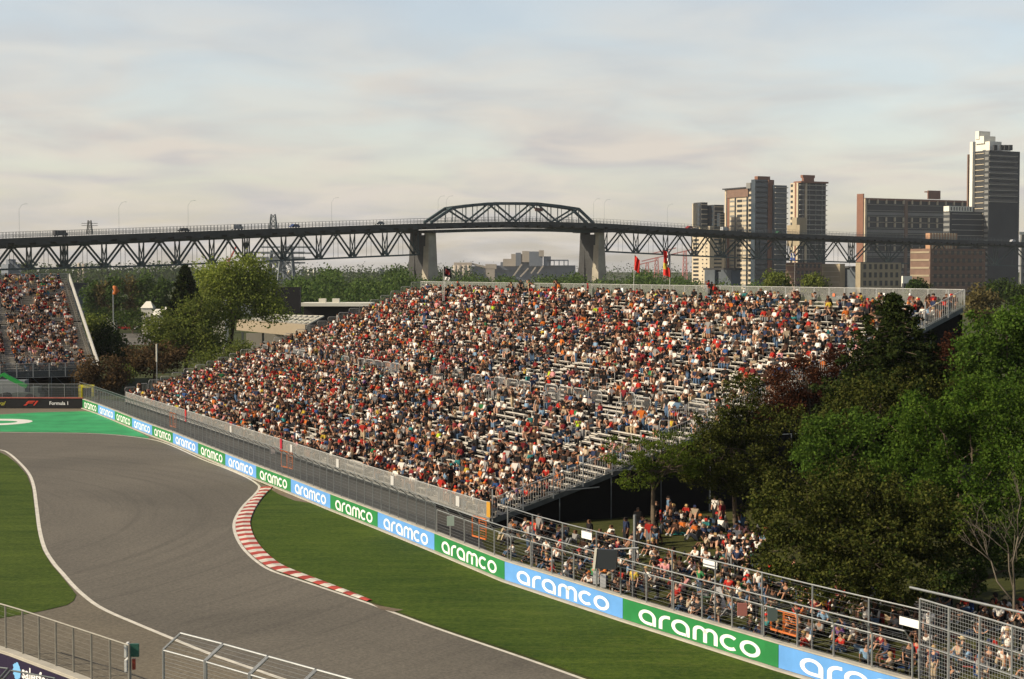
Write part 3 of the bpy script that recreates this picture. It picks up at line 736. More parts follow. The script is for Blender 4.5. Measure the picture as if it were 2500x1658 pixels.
def pose(kind):
    """joint positions; person faces -Y; origin = seat surface (bench) or ground"""
    P = {}
    if kind in ('bench', 'bench_lean', 'bench_phone'):
        ln = {'bench': -.05, 'bench_lean': -.26, 'bench_phone': -.02}[kind]
        P.update(pelvis=(0, 0, .10), spine=(0, ln*.4, .32), chest=(0, ln, .50), neck=(0, ln*1.15, .63), head=(0, ln*1.25-.02, .74), crown=(0, ln*1.25, .86))
        for s, x in (('l', 1), ('r', -1)):
            P['hip'+s] = (.10*x, -.03, .09); P['knee'+s] = (.13*x, -.44, .10); P['ankle'+s] = (.13*x, -.42, -.34); P['toe'+s] = (.14*x, -.58, -.37)
            P['shoulder'+s] = (.19*x, ln, .56); P['elbow'+s] = (.25*x, ln-.12, .30); P['wrist'+s] = (.12*x, ln-.30 if ln > -.2 else ln-.2, .20); P['hand'+s] = (.08*x, ln-.37 if ln > -.2 else ln-.27, .19)
        if kind == 'bench_phone':
            for s, x in (('l', 1), ('r', -1)): P['elbow'+s] = (.24*x, -.20, .42); P['wrist'+s] = (.11*x, -.28, .66); P['hand'+s] = (.07*x, -.28, .74)
    elif kind in ('ground', 'ground_back'):
        b = .10 if kind == 'ground_back' else -.08
        P.update(pelvis=(0, 0, .12), spine=(0, b*.5, .33), chest=(0, b, .52), neck=(0, b, .65), head=(0, b-.03, .76), crown=(0, b-.01, .88))
        for s, x in (('l', 1), ('r', -1)):
            P['hip'+s] = (.10*x, -.03, .11); P['knee'+s] = (.17*x, -.42, .40 if x > 0 else .34); P['ankle'+s] = (.15*x, -.62, .09); P['toe'+s] = (.16*x, -.78, .05)
            P['shoulder'+s] = (.19*x, b, .57)
            if kind == 'ground_back': P['elbow'+s] = (.25*x, b+.14, .34); P['wrist'+s] = (.24*x, b+.26, .12); P['hand'+s] = (.24*x, b+.30, .04)
            else: P['elbow'+s] = (.26*x, b-.14, .36); P['wrist'+s] = (.12*x, b-.33, .38); P['hand'+s] = (.05*x, b-.37, .38)
    elif kind in ('stand', 'stand_phone', 'stand_hips', 'walk'):
        P.update(pelvis=(0, 0, .93), spine=(0, 0, 1.15), chest=(0, 0, 1.33), neck=(0, -.01, 1.48), head=(0, -.03, 1.59), crown=(0, -.02, 1.71))
        for s, x in (('l', 1), ('r', -1)):
            st_ = .20*x if kind == 'walk' else 0
            P['hip'+s] = (.10*x, 0, .90); P['knee'+s] = (.11*x, -.03-st_*.5, .50); P['ankle'+s] = (.12*x, .0-st_, .09); P['toe'+s] = (.14*x, -.16-st_, .05)
            P['shoulder'+s] = (.20*x, 0, 1.40)
            if kind in ('stand', 'walk'): P['elbow'+s] = (.25*x, .03+st_*.5, 1.12); P['wrist'+s] = (.25*x, -.06+st_*.7, .89); P['hand'+s] = (.24*x, -.09+st_*.7, .80)
            elif kind == 'stand_hips': P['elbow'+s] = (.38*x, .08, 1.16); P['wrist'+s] = (.22*x, -.02, 1.02); P['hand'+s] = (.15*x, -.08, 1.01)
            else: P['elbow'+s] = (.26*x, -.20, 1.28); P['wrist'+s] = (.12*x, -.27, 1.52); P['hand'+s] = (.08*x, -.28, 1.60)
    elif kind == 'lying':
        P.update(pelvis=(0, 0, .12), spine=(0, .24, .13), chest=(0, .44, .17), neck=(0, .60, .20), head=(0, .71, .24), crown=(0, .83, .26))
        for s, x in (('l', 1), ('r', -1)):
            P['hip'+s] = (.10*x, -.04, .11); P['knee'+s] = (.13*x, -.42, .14 if x > 0 else .34); P['ankle'+s] = (.14*x, -.84 if x > 0 else -.62, .08); P['toe'+s] = (.16*x, -.95 if x > 0 else -.76, .14)
            P['shoulder'+s] = (.19*x, .49, .16); P['elbow'+s] = (.33*x, .30, .12); P['wrist'+s] = (.18*x, .12, .22); P['hand'+s] = (.1*x, .06, .25)
    return P
RAD = dict(pelvis=(.125, .11), spine=(.115, .10), chest=(.135, .105), neck=.052, head=(.088, .10), crown=(.06, .07), hip=.085, knee=.058, ankle=.04, toe=.035, shoulder=.058, elbow=.042, wrist=.028, hand=.036)
E0 = [('pelvis', 'spine'), ('spine', 'chest'), ('chest', 'neck'), ('neck', 'head'), ('head', 'crown')]
for s in 'lr': E0 += [('pelvis', 'hip'+s), ('hip'+s, 'knee'+s), ('knee'+s, 'ankle'+s), ('ankle'+s, 'toe'+s), ('chest', 'shoulder'+s), ('shoulder'+s, 'elbow'+s), ('elbow'+s, 'wrist'+s), ('wrist'+s, 'hand'+s)]
def rad(n, g=0.0):
    k = n if n in RAD else n[:-1]; r = RAD[k]
    return tuple(x+g for x in r) if isinstance(r, tuple) else (r+g, r+g)
def sub(P, names, g, E=E0, cut={}):
    J = {}
    for n in names: J[n] = (P[n], rad(n, g))
    for n, (a, b, t) in cut.items(): J[n] = (tuple(Vector(P[a]).lerp(Vector(P[b]), t)), tuple(x*(1-t)+y*t for x, y in zip(rad(a, g), rad(b, g))))
    return J
KINDS = ['bench', 'bench_lean', 'bench_phone', 'ground', 'ground_back', 'stand', 'stand_phone', 'stand_hips', 'walk', 'lying']
PM = {}
def hat_mesh(P, kind):
    h = Vector(P['head']); c = Vector(P['crown']); up_ = (c-h).normalized(); f = Vector((0, -1, 0)); f = (f-up_*f.dot(up_)).normalized(); r_ = up_.cross(f)
    mb = MB(); o = h+up_*.045
    n = 10; rings = [(.112, -.02 if kind == 'cap' else -.09), (.118, .03), (.095, .085), (.05, .118)]
    b0 = 0; vs = []
    for (rr, zz) in rings:
        for j in range(n):
            a = 2*math.pi*j/n; y = math.cos(a); fr = (zz if not (kind == 'hair' and y > .45) else max(zz, .035))
            vs.append(o+f*(y*rr*1.08)*(1)+r_*(math.sin(a)*rr)+up_*fr)
    vs.append(o+up_*.128); fs = []
    for i in range(3):
        for j in range(n): fs.append((i*n+j, i*n+(j+1) % n, (i+1)*n+(j+1) % n, (i+1)*n+j))
    for j in range(n): fs.append((3*n+j, 3*n+(j+1) % n, 4*n))
    mb.add(vs, fs)
    if kind == 'cap': mb.add([o+f*.10+r_*.085, o+f*.10-r_*.085, o+f*.21-r_*.05-up_*.02, o+f*.21+r_*.05-up_*.02, o+f*.10+r_*.085+up_*.015, o+f*.10-r_*.085+up_*.015, o+f*.21-r_*.05-up_*.005, o+f*.21+r_*.05-up_*.005], [(0, 1, 2, 3), (7, 6, 5, 4), (0, 4, 5, 1), (1, 5, 6, 2), (2, 6, 7, 3), (3, 7, 4, 0)])
    if kind == 'brim':
        v2 = []
        for rr, zz in ((.10, .0), (.22, -.025), (.22, -.01), (.10, .02)):
            for j in range(12): a = 2*math.pi*j/12; v2.append(o+f*math.cos(a)*rr+r_*math.sin(a)*rr+up_*zz)
        mb.add(v2, [(i*12+j, i*12+(j+1) % 12, ((i+1) % 4)*12+(j+1) % 12, ((i+1) % 4)*12+j) for i in range(4) for j in range(12)])
    if kind == 'long':
        mb.tube([o-f*.05, o-f*.10-up_*.12, o-f*.10-up_*.30], .07, 7, rs=[.09, .085, .04])
    return mb
cloth = objcolmat()
def mesh_of(mb, nm):
    o = mb.build(nm, cloth, smooth=True); me = o.data; bpy.data.objects.remove(o); return me
for k in KINDS:
    P = pose(k)
    body = skin({n: (P[n], rad(n)) for n in P}, E0, 1, 'body')
    # face and thumbs: nose ridge, ears and thumb are small bumps merged into the body mesh
    fm = MB(); h = Vector(P['head']); c = Vector(P['crown']); up_ = (c-h).normalized(); f = Vector((0, -1, 0)); f = (f-up_*f.dot(up_)).normalized(); r_ = up_.cross(f)
    fm.add([h+f*.085+up_*.035, h+f*.085-r_*.018-up_*.02, h+f*.085+r_*.018-up_*.02, h+f*.122-up_*.015], [(0, 1, 3), (0, 3, 2), (1, 2, 3), (0, 2, 1)])
    for s in (1, -1): fm.box(h+r_*(.088*s), (.02, .035, .06), (r_, f, up_))
    for s, x in (('l', 1), ('r', -1)):
        hd = Vector(P['hand'+s]); wr_ = Vector(P['wrist'+s]); dd = (hd-wr_).normalized(); sid = dd.cross(Vector((0, 0, 1))); sid = sid.normalized() if sid.length > .1 else Vector((1, 0, 0))
        for j, (o_, L_) in enumerate(((-.030, .075), (-.010, .09), (.010, .085), (.030, .065))): fm.tube([hd+sid*o_, hd+sid*o_+dd*L_*.6, hd+sid*o_+dd*L_-Vector((0, 0, .015))], .010, 4)
        fm.tube([wr_.lerp(hd, .5)+Vector((-.03*x, 0, 0)), hd+Vector((-.055*x, -.01, 0))], .012, 4)
    fo = fm.build('t', cloth); bm = bmesh.new(); bm.from_mesh(body); bm.from_mesh(fo.data); bm.to_mesh(body); bm.free(); bpy.data.objects.remove(fo)
    body.materials.clear(); body.materials.append(cloth)
    sc = {'sl': ('shoulderl', 'elbowl', .85), 'sr': ('shoulderr', 'elbowr', .85)}
    J = sub(P, ['pelvis', 'spine', 'chest', 'shoulderl', 'shoulderr'], .024, cut=sc)
    shirt = skin(J, [('pelvis', 'spine'), ('spine', 'chest'), ('chest', 'shoulderl'), ('chest', 'shoulderr'), ('shoulderl', 'sl'), ('shoulderr', 'sr')], 1, 'shirt')
    J = sub(P, ['pelvis', 'hipl', 'hipr', 'kneel', 'kneer'], .022, cut={'al': ('kneel', 'anklel', .85), 'ar': ('kneer', 'ankler', .85)})
    EL = [('pelvis', 'hipl'), ('pelvis', 'hipr'), ('hipl', 'kneel'), ('hipr', 'kneer')]
    long_ = skin(J, EL+[('kneel', 'al'), ('kneer', 'ar')], 1, 'trousers')
    J = sub(P, ['pelvis', 'hipl', 'hipr'], .026, cut={'kl': ('hipl', 'kneel', .75), 'kr': ('hipr', 'kneer', .75)})
    short_ = skin(J, [('pelvis', 'hipl'), ('pelvis', 'hipr'), ('hipl', 'kl'), ('hipr', 'kr')], 1, 'shorts')
    for m_ in (shirt, long_, short_): m_.materials.clear(); m_.materials.append(cloth)
    sh = MB()
    for s in 'lr':
        a = Vector(P['ankle'+s]); t = Vector(P['toe'+s]); sh.tube([a+(a-t)*.25, a.lerp(t, .5), t+(t-a)*.25], .05, 6, rs=[.045, .058, .04])
    PM[k] = dict(body=body, shirt=shirt, trousers=long_, shorts=short_, shoes=mesh_of(sh, 'shoes'), **{h_: mesh_of(hat_mesh(P, h_), h_) for h_ in ('cap', 'brim', 'hair', 'long')})
# low detail versions for the mass of the crowd
LOD = {}
for k in ['bench', 'bench_lean', 'bench_phone', 'stand', 'stand_phone', 'stand_hips', 'ground', 'ground_back']:
    P = pose(k); me = skin({n: (P[n], rad(n, .022 if n[:-1] in ('hip', 'knee', 'shoulder') or n in ('pelvis', 'spine', 'chest') else .008)) for n in P}, E0, 0, 'lod')
    cls = []; co = []
    segs = [(Vector(P[a]), Vector(P[b]), a, b) for a, b in E0]
    for p in me.polygons:
        c = Vector(p.center); best = None
        for A, B, a, b2 in segs:
            d = B-A; t = max(0, min(1, (c-A).dot(d)/d.dot(d))); e = (c-A-d*t).length
            if best is None or e < best[0]: best = (e, a, b2, t)
        _, a, b2, t = best
        if a in ('neck', 'head'): cl_ = 3 if (c.z > P['head'][2]+.035 or (c.y > P['head'][1]+.04 and c.z > P['head'][2]-.06)) else 0
        elif a == 'chest' and b2 == 'neck': cl_ = 1 if t < .7 else 0
        elif a in ('pelvis', 'spine', 'chest') and not b2.startswith('hip'): cl_ = 1
        elif a[:-1] == 'shoulder': cl_ = 1
        elif a[:-1] in ('elbow', 'wrist'): cl_ = 0
        elif b2[:-1] in ('hip',) or a[:-1] == 'hip': cl_ = 2
        elif a[:-1] == 'knee': cl_ = 5     # bare or covered shins
        else: cl_ = 4
        cls.append(cl_)
    v = np.empty(len(me.vertices)*3); me.vertices.foreach_get('co', v)
    LOD[k] = (v.reshape(-1, 3), [tuple(p.vertices) for p in me.polygons], np.array(cls))
SHIRTS = {'white': (.76, .71, .64), 'black': (.012, .011, .012), 'red': (.38, .022, .014), 'grey': (.24, .23, .22), 'navy': (.02, .03, .07), 'orange': (.50, .13, .02), 'dark brown': (.06, .03, .02), 'cream': (.42, .33, .23), 'maroon': (.17, .015, .02), 'light blue': (.20, .32, .45), 'pink': (.62, .28, .28), 'teal': (.03, .20, .20), 'yellow': (.50, .36, .04), 'green': (.03, .17, .06), 'blue': (.03, .08, .22), 'charcoal': (.04, .04, .042), 'lime': (.42, .55, .03), 'purple': (.16, .07, .22)}
SW = np.array([21, 33, 9, 6, 6, 3.2, 9, 5, 5, 1.6, 2.2, 1.0, 1.0, .7, 1.2, 9, .35, .4]); SW = SW/SW.sum(); SN = list(SHIRTS)
TR = {'blue jeans': (.07, .12, .20), 'black trousers': (.012, .012, .013), 'beige trousers': (.42, .32, .20), 'grey trousers': (.18, .18, .18), 'black shorts': (.014, .013, .014), 'beige shorts': (.42, .33, .22), 'denim shorts': (.11, .17, .25), 'white shorts': (.62, .60, .56)}
TN = list(TR); TW = np.array([17, 30, 7, 8, 20, 8, 8, 3.]); TW /= TW.sum()
HAT = {'dark hair': (.018, .012, .009), 'brown hair': (.10, .05, .025), 'blond hair': (.42, .28, .12), 'white cap': (.75, .72, .68), 'red cap': (.50, .03, .02), 'black cap': (.012, .012, .013), 'orange cap': (.62, .18, .03), 'straw hat': (.52, .40, .22), 'navy cap': (.02, .03, .08), 'long dark hair': (.02, .013, .01)}
HN = list(HAT); HW = np.array([38, 19, 6, 7, 5, 9, 2, 2.5, 4, 13.]); HW /= HW.sum()
SK = [(.42, .22, .135), (.46, .26, .17), (.32, .155, .09), (.18, .09, .055), (.50, .29, .20), (.09, .045, .028)]
pz = np.random.default_rng(11)
def smooth_noise(nx, ny, seed):
    r = np.random.default_rng(seed).random((ny, nx)); return r
def nz(grid, x, y):
    ny, nx = grid.shape; x = min(max(x, 0), nx-1.001); y = min(max(y, 0), ny-1.001); i = int(x); j = int(y); a = x-i; b = y-j
    a = a*a*(3-2*a); b = b*b*(3-2*b)
    return (grid[j, i]*(1-a)+grid[j, i+1]*a)*(1-b)+(grid[j+1, i]*(1-a)+grid[j+1, i+1]*a)*b
n1_ = smooth_noise(60, 40, 3); n2_ = smooth_noise(140, 60, 4)
seats = []   # (pos, yaw, kind)
yawM = math.atan2(-NB.x, -(-NB.y)) if False else math.atan2(NB.x*-1, NB.y) # rotate -Y onto -NB
yawM = math.atan2(-NB.x, NB.y)
yawL = math.atan2(-nL.x, nL.y)
for k in range(ROWS):
    if k in MID:
        a = .5
        while a < LEN-1:
            if pz.random() < .22: seats.append((SM.P(a, (k+.5)*PITCH, SM.zt(k)+.01), yawM+pz.normal(0, 1.0), pz.choice(['stand', 'stand_phone', 'stand_hips'])))
            a += .7
        continue
    a = .45
    while a < LEN-.4:
        f = a/LEN; r = k/ROWS
        ais = any(abs(a-g) < .65 for g in aisles)
        dn = .78 if f > .6 else (.34+.44*(f-.25)/.35 if f > .25 else .24+.10*f/.25)
        if r < .16: dn = max(dn, .56)
        if r > .60: dn = .30+.36*min(1, f/.8)
        if r > .90: dn = max(dn, .62)
        if f < .28 and .18 < r < .42: dn = .10+.3*abs(r-.30)/.12+max(0, f-.10)
        c = nz(n1_, f*38+r*6, r*22); c2 = nz(n2_, f*100, r*50)
        thr = 1/(1+math.exp(-(math.log(max(.03, min(.95, dn))/(1-max(.03, min(.95, dn))))+(c-.5)*4.6+(c2-.5)*4.2)))
        if ais:
            if pz.random() < .10: seats.append((SM.P(a, k*PITCH+.3, SM.zt(k)+.03), yawM+pz.normal(0, .9), pz.choice(['stand', 'stand_hips', 'walk'] if False else ['stand', 'stand_hips'])))
        elif pz.random() < thr:
            if pz.random() < .045: seats.append((SM.P(a, k*PITCH+.2, SM.zt(k)+.03), yawM+pz.normal(0, .6), pz.choice(['stand', 'stand_phone', 'stand_hips'])))
            else: seats.append((SM.P(a+pz.normal(0, .04), k*PITCH+.58, SM.zt(k)+.42), yawM+pz.normal(0, .38), pz.choice(['bench', 'bench_lean', 'bench_phone'], p=[.50, .34, .16])))
        a += .54+abs(pz.normal(0, .09))
for a in list(np.arange(2, LEN, 3.2)):   # standing along the back row fence
    if pz.random() < .30:
        for j in range(pz.integers(1, 4)): seats.append((SM.P(a+j*.5, ROWS*PITCH-.15, SM.zt(ROWS-1)+.05+(.4 if pz.random() < .35 else 0)), yawM+pz.normal(0, .8), pz.choice(['stand', 'stand_phone', 'stand_hips'])))
for k in range(47):
    a = 1.5
    while a < 33:
        c = nz(n1_, a/34*26+20, k/47*20); c2 = nz(n2_, a/34*40, k/47*44)
        if k != 22 and pz.random() < .56+(c-.5)*1.5+(c2-.5)*.5 and not any(abs(a-g) < .65 for g in (11, 22)):
            seats.append((SL.P(a, k*PITCH+.58, SL.zt(k)+.42), yawL+pz.normal(0, .4), pz.choice(['bench', 'bench_lean', 'bench_phone'])))
        a += .52
camv = Vector((0, 0, CZ))
vis = []
for p, y, k in seats:
    u_, v_ = PR(p)
    if -40 < u_ < 2530: vis.append(((p-camv).length, p, y, k, u_))
# the nearest ones that are not behind the big trees become individuals
near = sorted([q for q in vis if q[4] < 1480 and (q[1]-FR).dot(NB) < 22 and (q[1]-FR).dot(UA) < 40], key=lambda q: q[0])[:38]
nid = {id(q) for q in near}
mass = [q for q in vis if id(q) not in nid]
poly = [(1232, 1290), (1480, 1312), (1570, 1290), (1640, 1262), (1730, 1210), (1860, 1190), (1880, 1300), (1845, 1400), (1990, 1455), (2160, 1470), (2290, 1480), (2500, 1500), (2560, 1560), (2560, 1720), (2200, 1660), (1900, 1585), (1500, 1465), (1290, 1385), (1228, 1352)]
def inpoly(x, y, P):
    c = False; j = len(P)-1
    for i in range(len(P)):
        if (P[i][1] > y) != (P[j][1] > y) and x < (P[j][0]-P[i][0])*(y-P[i][1])/(P[j][1]-P[i][1])+P[i][0]: c = not c
        j = i
    return c
clear = [(1615, 1308), (1690, 1305), (1712, 1340), (1660, 1385), (1600, 1372)]
placed = []; tries = 0
LR = np.random.default_rng(8)
wn = smooth_noise(60, 60, 9)
while len(placed) < 365 and tries < 200000:
    tries += 1
    s = LR.uniform(-58, 6); q = LR.uniform(-6, 13)
    p = FR+UA*s+NB*q; wq = wall_q(Vector((p.x, p.y, 0)))
    if wq < 2.9 or side(p) != sgn_ref: continue
    p.z = bank(p)-.02; u_, v_ = PR(p)
    if not inpoly(u_, v_, poly) or inpoly(u_, v_, clear): continue
    if s > -1 and q > -.8: continue
    if nz(wn, (s+58)*.9, (q+6)*1.6) < (.26 if wq > 4.5 else .12) : continue
    if any((p-o).length < .50 for o in placed): continue
    placed.append(p.copy())
placed.sort(key=lambda p: (p-camv).length)
lawn_near = placed[:262]; lawn_far = placed[262:]
mass += [(0, p, yawM+pz.normal(0, .7), pz.choice(['ground', 'ground_back', 'ground', 'ground_back', 'ground', 'ground', 'stand']), 0) for p in lawn_far]
def rand_look(r): return SN[r.choice(len(SN), p=SW)], TN[r.choice(len(TN), p=TW)], HN[r.choice(len(HN), p=HW)]
# mass crowd: one mesh
VV = []; FF = []; CC = []; off = 0; CR = np.random.default_rng(21)
for _, p, y, k, _u in mass:
    v, f, cls = LOD[k]; s = CR.uniform(.92, 1.06); c_, s_ = math.cos(y), math.sin(y)
    Rm = np.array([[c_, -s_, 0], [s_, c_, 0], [0, 0, 1]])*s
    VV.append(v@Rm.T+np.array(p)); FF += [tuple(i+off for i in q) for q in f]; off += len(v)
    sh_, tr_, ht_ = rand_look(CR); sk = np.array(SK[CR.choice(6, p=[.28, .26, .18, .08, .16, .04])])*CR.uniform(.85, 1.1)
    pal = np.zeros((6, 3)); pal[0] = sk; pal[1] = np.array(SHIRTS[sh_])*CR.uniform(.8, 1.1); pal[2] = TR[tr_]; pal[3] = HAT[ht_]; pal[4] = (.5, .5, .5) if CR.random() < .5 else (.02, .02, .02)
    pal[5] = sk if 'shorts' in tr_ else TR[tr_]
    CC.append(pal[cls])
me = bpy.data.meshes.new('crowd'); me.from_pydata(np.concatenate(VV).tolist(), [], FF)
cc = np.concatenate(CC); ca = me.attributes.new('Col', 'FLOAT_COLOR', 'FACE'); buf = np.ones((len(cc), 4), dtype=np.float32); buf[:, :3] = cc; ca.data.foreach_set('color', buf.ravel())
me.materials.append(attrmat()); cr = link('crowd', me); tag(cr, 'mass of seated and standing spectators filling both grandstands', 'crowd', kind='stuff')
print('crowd', len(mass), 'near', len(near))

# individuals
protos = {}; used = set()
IR = np.random.default_rng(33)
POSEWORD = {'bench': 'seated', 'bench_lean': 'leaning forward', 'bench_phone': 'seated hands raised', 'ground': 'sitting knees up', 'ground_back': 'sitting leaning back', 'stand': 'standing', 'stand_phone': 'standing hands raised', 'stand_hips': 'standing hands on hips', 'walk': 'walking', 'lying': 'lying down'}
def individual(p, yaw, kind, where, group, look=None, scale=None, tail=''):
    for _ in range(400):
        lk = look or rand_look(IR)
        key = (lk, POSEWORD[kind], where)
        if key not in used: break
        look = None
    used.add(key); sh_, tr_, ht_ = lk
    r = bpy.data.objects.new('person', PM[kind]['body']); col.objects.link(r)
    s = scale or IR.uniform(.94, 1.07); r.location = p; r.rotation_euler = (0, 0, yaw); r.scale = (s, s, s)
    sk = SK[IR.choice(6, p=[.28, .26, .18, .08, .16, .04])]; r.color = (*sk, 1)
    def ch(n, m, c):
        o = bpy.data.objects.new(n, m); col.objects.link(o); o.parent = r; o.color = (*c, 1)
    ch('shirt', PM[kind]['shirt'], SHIRTS[sh_]); ch('shorts' if 'shorts' in tr_ else 'trousers', PM[kind]['shorts' if 'shorts' in tr_ else 'trousers'], TR[tr_])
    hk = 'long' if 'long' in ht_ else 'hair' if 'hair' in ht_ else 'brim' if 'straw' in ht_ else 'cap'
    ch('hair' if 'hair' in ht_ else ('sun_hat' if hk == 'brim' else 'cap'), PM[kind][hk], HAT[ht_]); ch('shoes', PM[kind]['shoes'], (.6, .6, .58) if IR.random() < .5 else (.02, .02, .02))
    tag(r, f'{POSEWORD[kind]}, {sh_} shirt, {tr_}, {ht_}, {where}', 'person', group)
    return r
for _, p, y, k, _u in near: individual(p, y, k, 'on near benches', 'spectators on the near benches')
for p in lawn_near:
    u_, v_ = PR(p)
    dark = v_ < 1290
    k = LR.choice(['ground', 'ground_back', 'bench', 'stand', 'stand_phone', 'stand_hips', 'walk', 'lying'], p=[.38, .26, .16, .06, .02, .05, .03, .04])
    pp_ = p.copy()
    tow = math.atan2(-NB.x, NB.y)
    yv = tow+LR.normal(0, .6) if k != 'lying' else LR.uniform(0, 6.28)
    if k == 'bench': pp_.z += .40
    zone = 'by the stand corner' if u_ < 1560 else 'on sunny bank' if (u_ < 1900 and v_ < 1440) else 'on lawn behind fence' if u_ < 2240 else 'behind tall mesh fence'
    individual(pp_, yv, k, zone, 'spectators on the lawn')
    if k == 'bench':    # camp chair under every person that sits at chair height
        cb = MB(); ax = (Vector((math.cos(yv), math.sin(yv), 0)), Vector((-math.sin(yv), math.cos(yv), 0)), UPZ)
        cc_ = ['black', 'green', 'blue', 'grey', 'red'][LR.integers(5)]
        X, Y, Z = ax; c0 = Vector((p.x, p.y, p.z))
        ce = empty('folding_chair', f'{cc_} folding chair under the {POSEWORD[k]} spectator, {zone}', 'folding chair', 'folding chairs on the lawn', loc=tuple(c0), rz=yv)
        MB().box((0, -.05, .37), (.50, .48, .03)).build('seat', mat('chair_'+cc_, {'black': (.015, .015, .015), 'green': (.03, .12, .06), 'blue': (.02, .06, .2), 'grey': (.2, .2, .2), 'red': (.35, .03, .02)}[cc_], .8), ce)
        MB().box((0, .22, .62), (.50, .03, .42)).build('backrest', MATS['chair_'+cc_], ce)
        for sx in (-.24, .24):
            for sy in (-.26, .22): MB().tube([(sx, sy, 0), (sx, -sy*.3 if False else sy, .40)], .014, 4).build('leg', steel, ce)
# chair labels must be unique: add an ordinal where needed
seen = {}
for o in list(bpy.data.objects):
    if o.get('category') in ('folding chair', 'person'):
        l = o['label']; seen.setdefault(l, []).append(o)
for l, os_ in seen.items():
    if len(os_) > 1:
        os_.sort(key=lambda o: PR(o.location)[0])
        for i, o in enumerate(os_):
            o['label'] = l+(', '+ORD[i]+' from left')

# ------------------------------------------------------------------ TREES
bark = mat('bark', (.10, .075, .05), .9, 0, .3, 3)
LM = {
 'locust': leafmat('leaves_locust', (.050, .085, .012), (.13, .17, .028), .4),
 'spruce': leafmat('needles_spruce', (.012, .024, .008), (.045, .056, .016), .12),
 'pine': leafmat('needles_pine', (.020, .033, .008), (.086, .088, .022), .15),
 'copper': leafmat('leaves_copper', (.030, .012, .008), (.085, .035, .020), .3),
 'maple': leafmat('leaves_maple', (.034, .075, .014), (.11, .175, .030), .4),
 'ash': leafmat('leaves_ash', (.028, .066, .010), (.098, .155, .024), .4),
 'willow': leafmat('leaves_willow', (.14, .19, .035), (.34, .38, .09), .5),
 'lime': leafmat('leaves_lime', (.085, .12, .028), (.20, .225, .055), .4),
 'dark': leafmat('leaves_dark', (.024, .045, .014), (.07, .10, .025), .3),
 'purple': leafmat('leaves_purple', (.06, .042, .022), (.15, .095, .05), .3),
 'brown': leafmat('leaves_budding', (.09, .075, .035), (.17, .14, .06), .3),
 'park': leafmat('leaves_park', (.045, .085, .026), (.12, .17, .05), .35),
}
def leaves(name, centers, radii, nper, size, m, parent, seed, flat=1.0, droop=0, stretch=1.0):
    r = np.random.default_rng(seed); C = np.repeat(np.array(centers), nper, 0); Rr = np.repeat(np.array(radii), nper)
    g = r.normal(0, 1, C.shape); g /= np.linalg.norm(g, axis=1)[:, None]+1e-9; rad_ = r.random(len(C))**.45
    o = g*rad_[:, None]*Rr[:, None]; o[:, 2] *= flat; C = C+o
    if droop: C[:, 2] -= (np.abs(o[:, 0])+np.abs(o[:, 1]))*droop
    n = len(C); a = r.normal(0, 1, (n, 3)); a /= np.linalg.norm(a, axis=1)[:, None]; b = r.normal(0, 1, (n, 3)); b -= a*(a*b).sum(1)[:, None]; b /= np.linalg.norm(b, axis=1)[:, None]
    sz = size*r.uniform(.6, 1.35, (n, 1)); a = a*sz*.5*stretch; b = b*sz*.5*.72
    V = np.stack([C-a, C-b*.9+a*.1, C+a, C+b], 1).reshape(-1, 3)
    me = bpy.data.meshes.new(name); me.vertices.add(len(V)); me.vertices.foreach_set('co', V.ravel().astype(np.float32))
    me.loops.add(4*n); me.loops.foreach_set('vertex_index', np.arange(4*n, dtype=np.int32)); me.polygons.add(n); me.polygons.foreach_set('loop_start', np.arange(0, 4*n, 4, dtype=np.int32)); me.update(calc_edges=True); me.validate()
    me.materials.append(m); return link(name, me, parent)
def blob_centers(ell, n, r, shell=.55):
    """clump centres through a union of ellipsoids, mostly near the outside"""
    out_ = []; w_ = np.array([e[3]*e[4]*e[5] for e in ell]); w_ = w_**.67; w_ /= w_.sum()
    while len(out_) < n:
        e = ell[r.choice(len(ell), p=w_)]; g = r.normal(0, 1, 3); g /= np.linalg.norm(g); k = shell+(1.13-shell)*r.random()**.8
        p = np.array([e[0]+g[0]*e[3]*k, e[1]+g[1]*e[4]*k, e[2]+g[2]*e[5]*k])
        if p[2] > .5: out_.append(p)
    return out_
def ell_px(u0, v0, u1, v1, d, depth=.8):
    c = D((u0+u1)/2, (v0+v1)/2, d); rx = (u1-u0)/2*d/FPX; rz = (v1-v0)/2*d/FPX
    return (c.x, d, c.z, rx, rx*depth, rz)
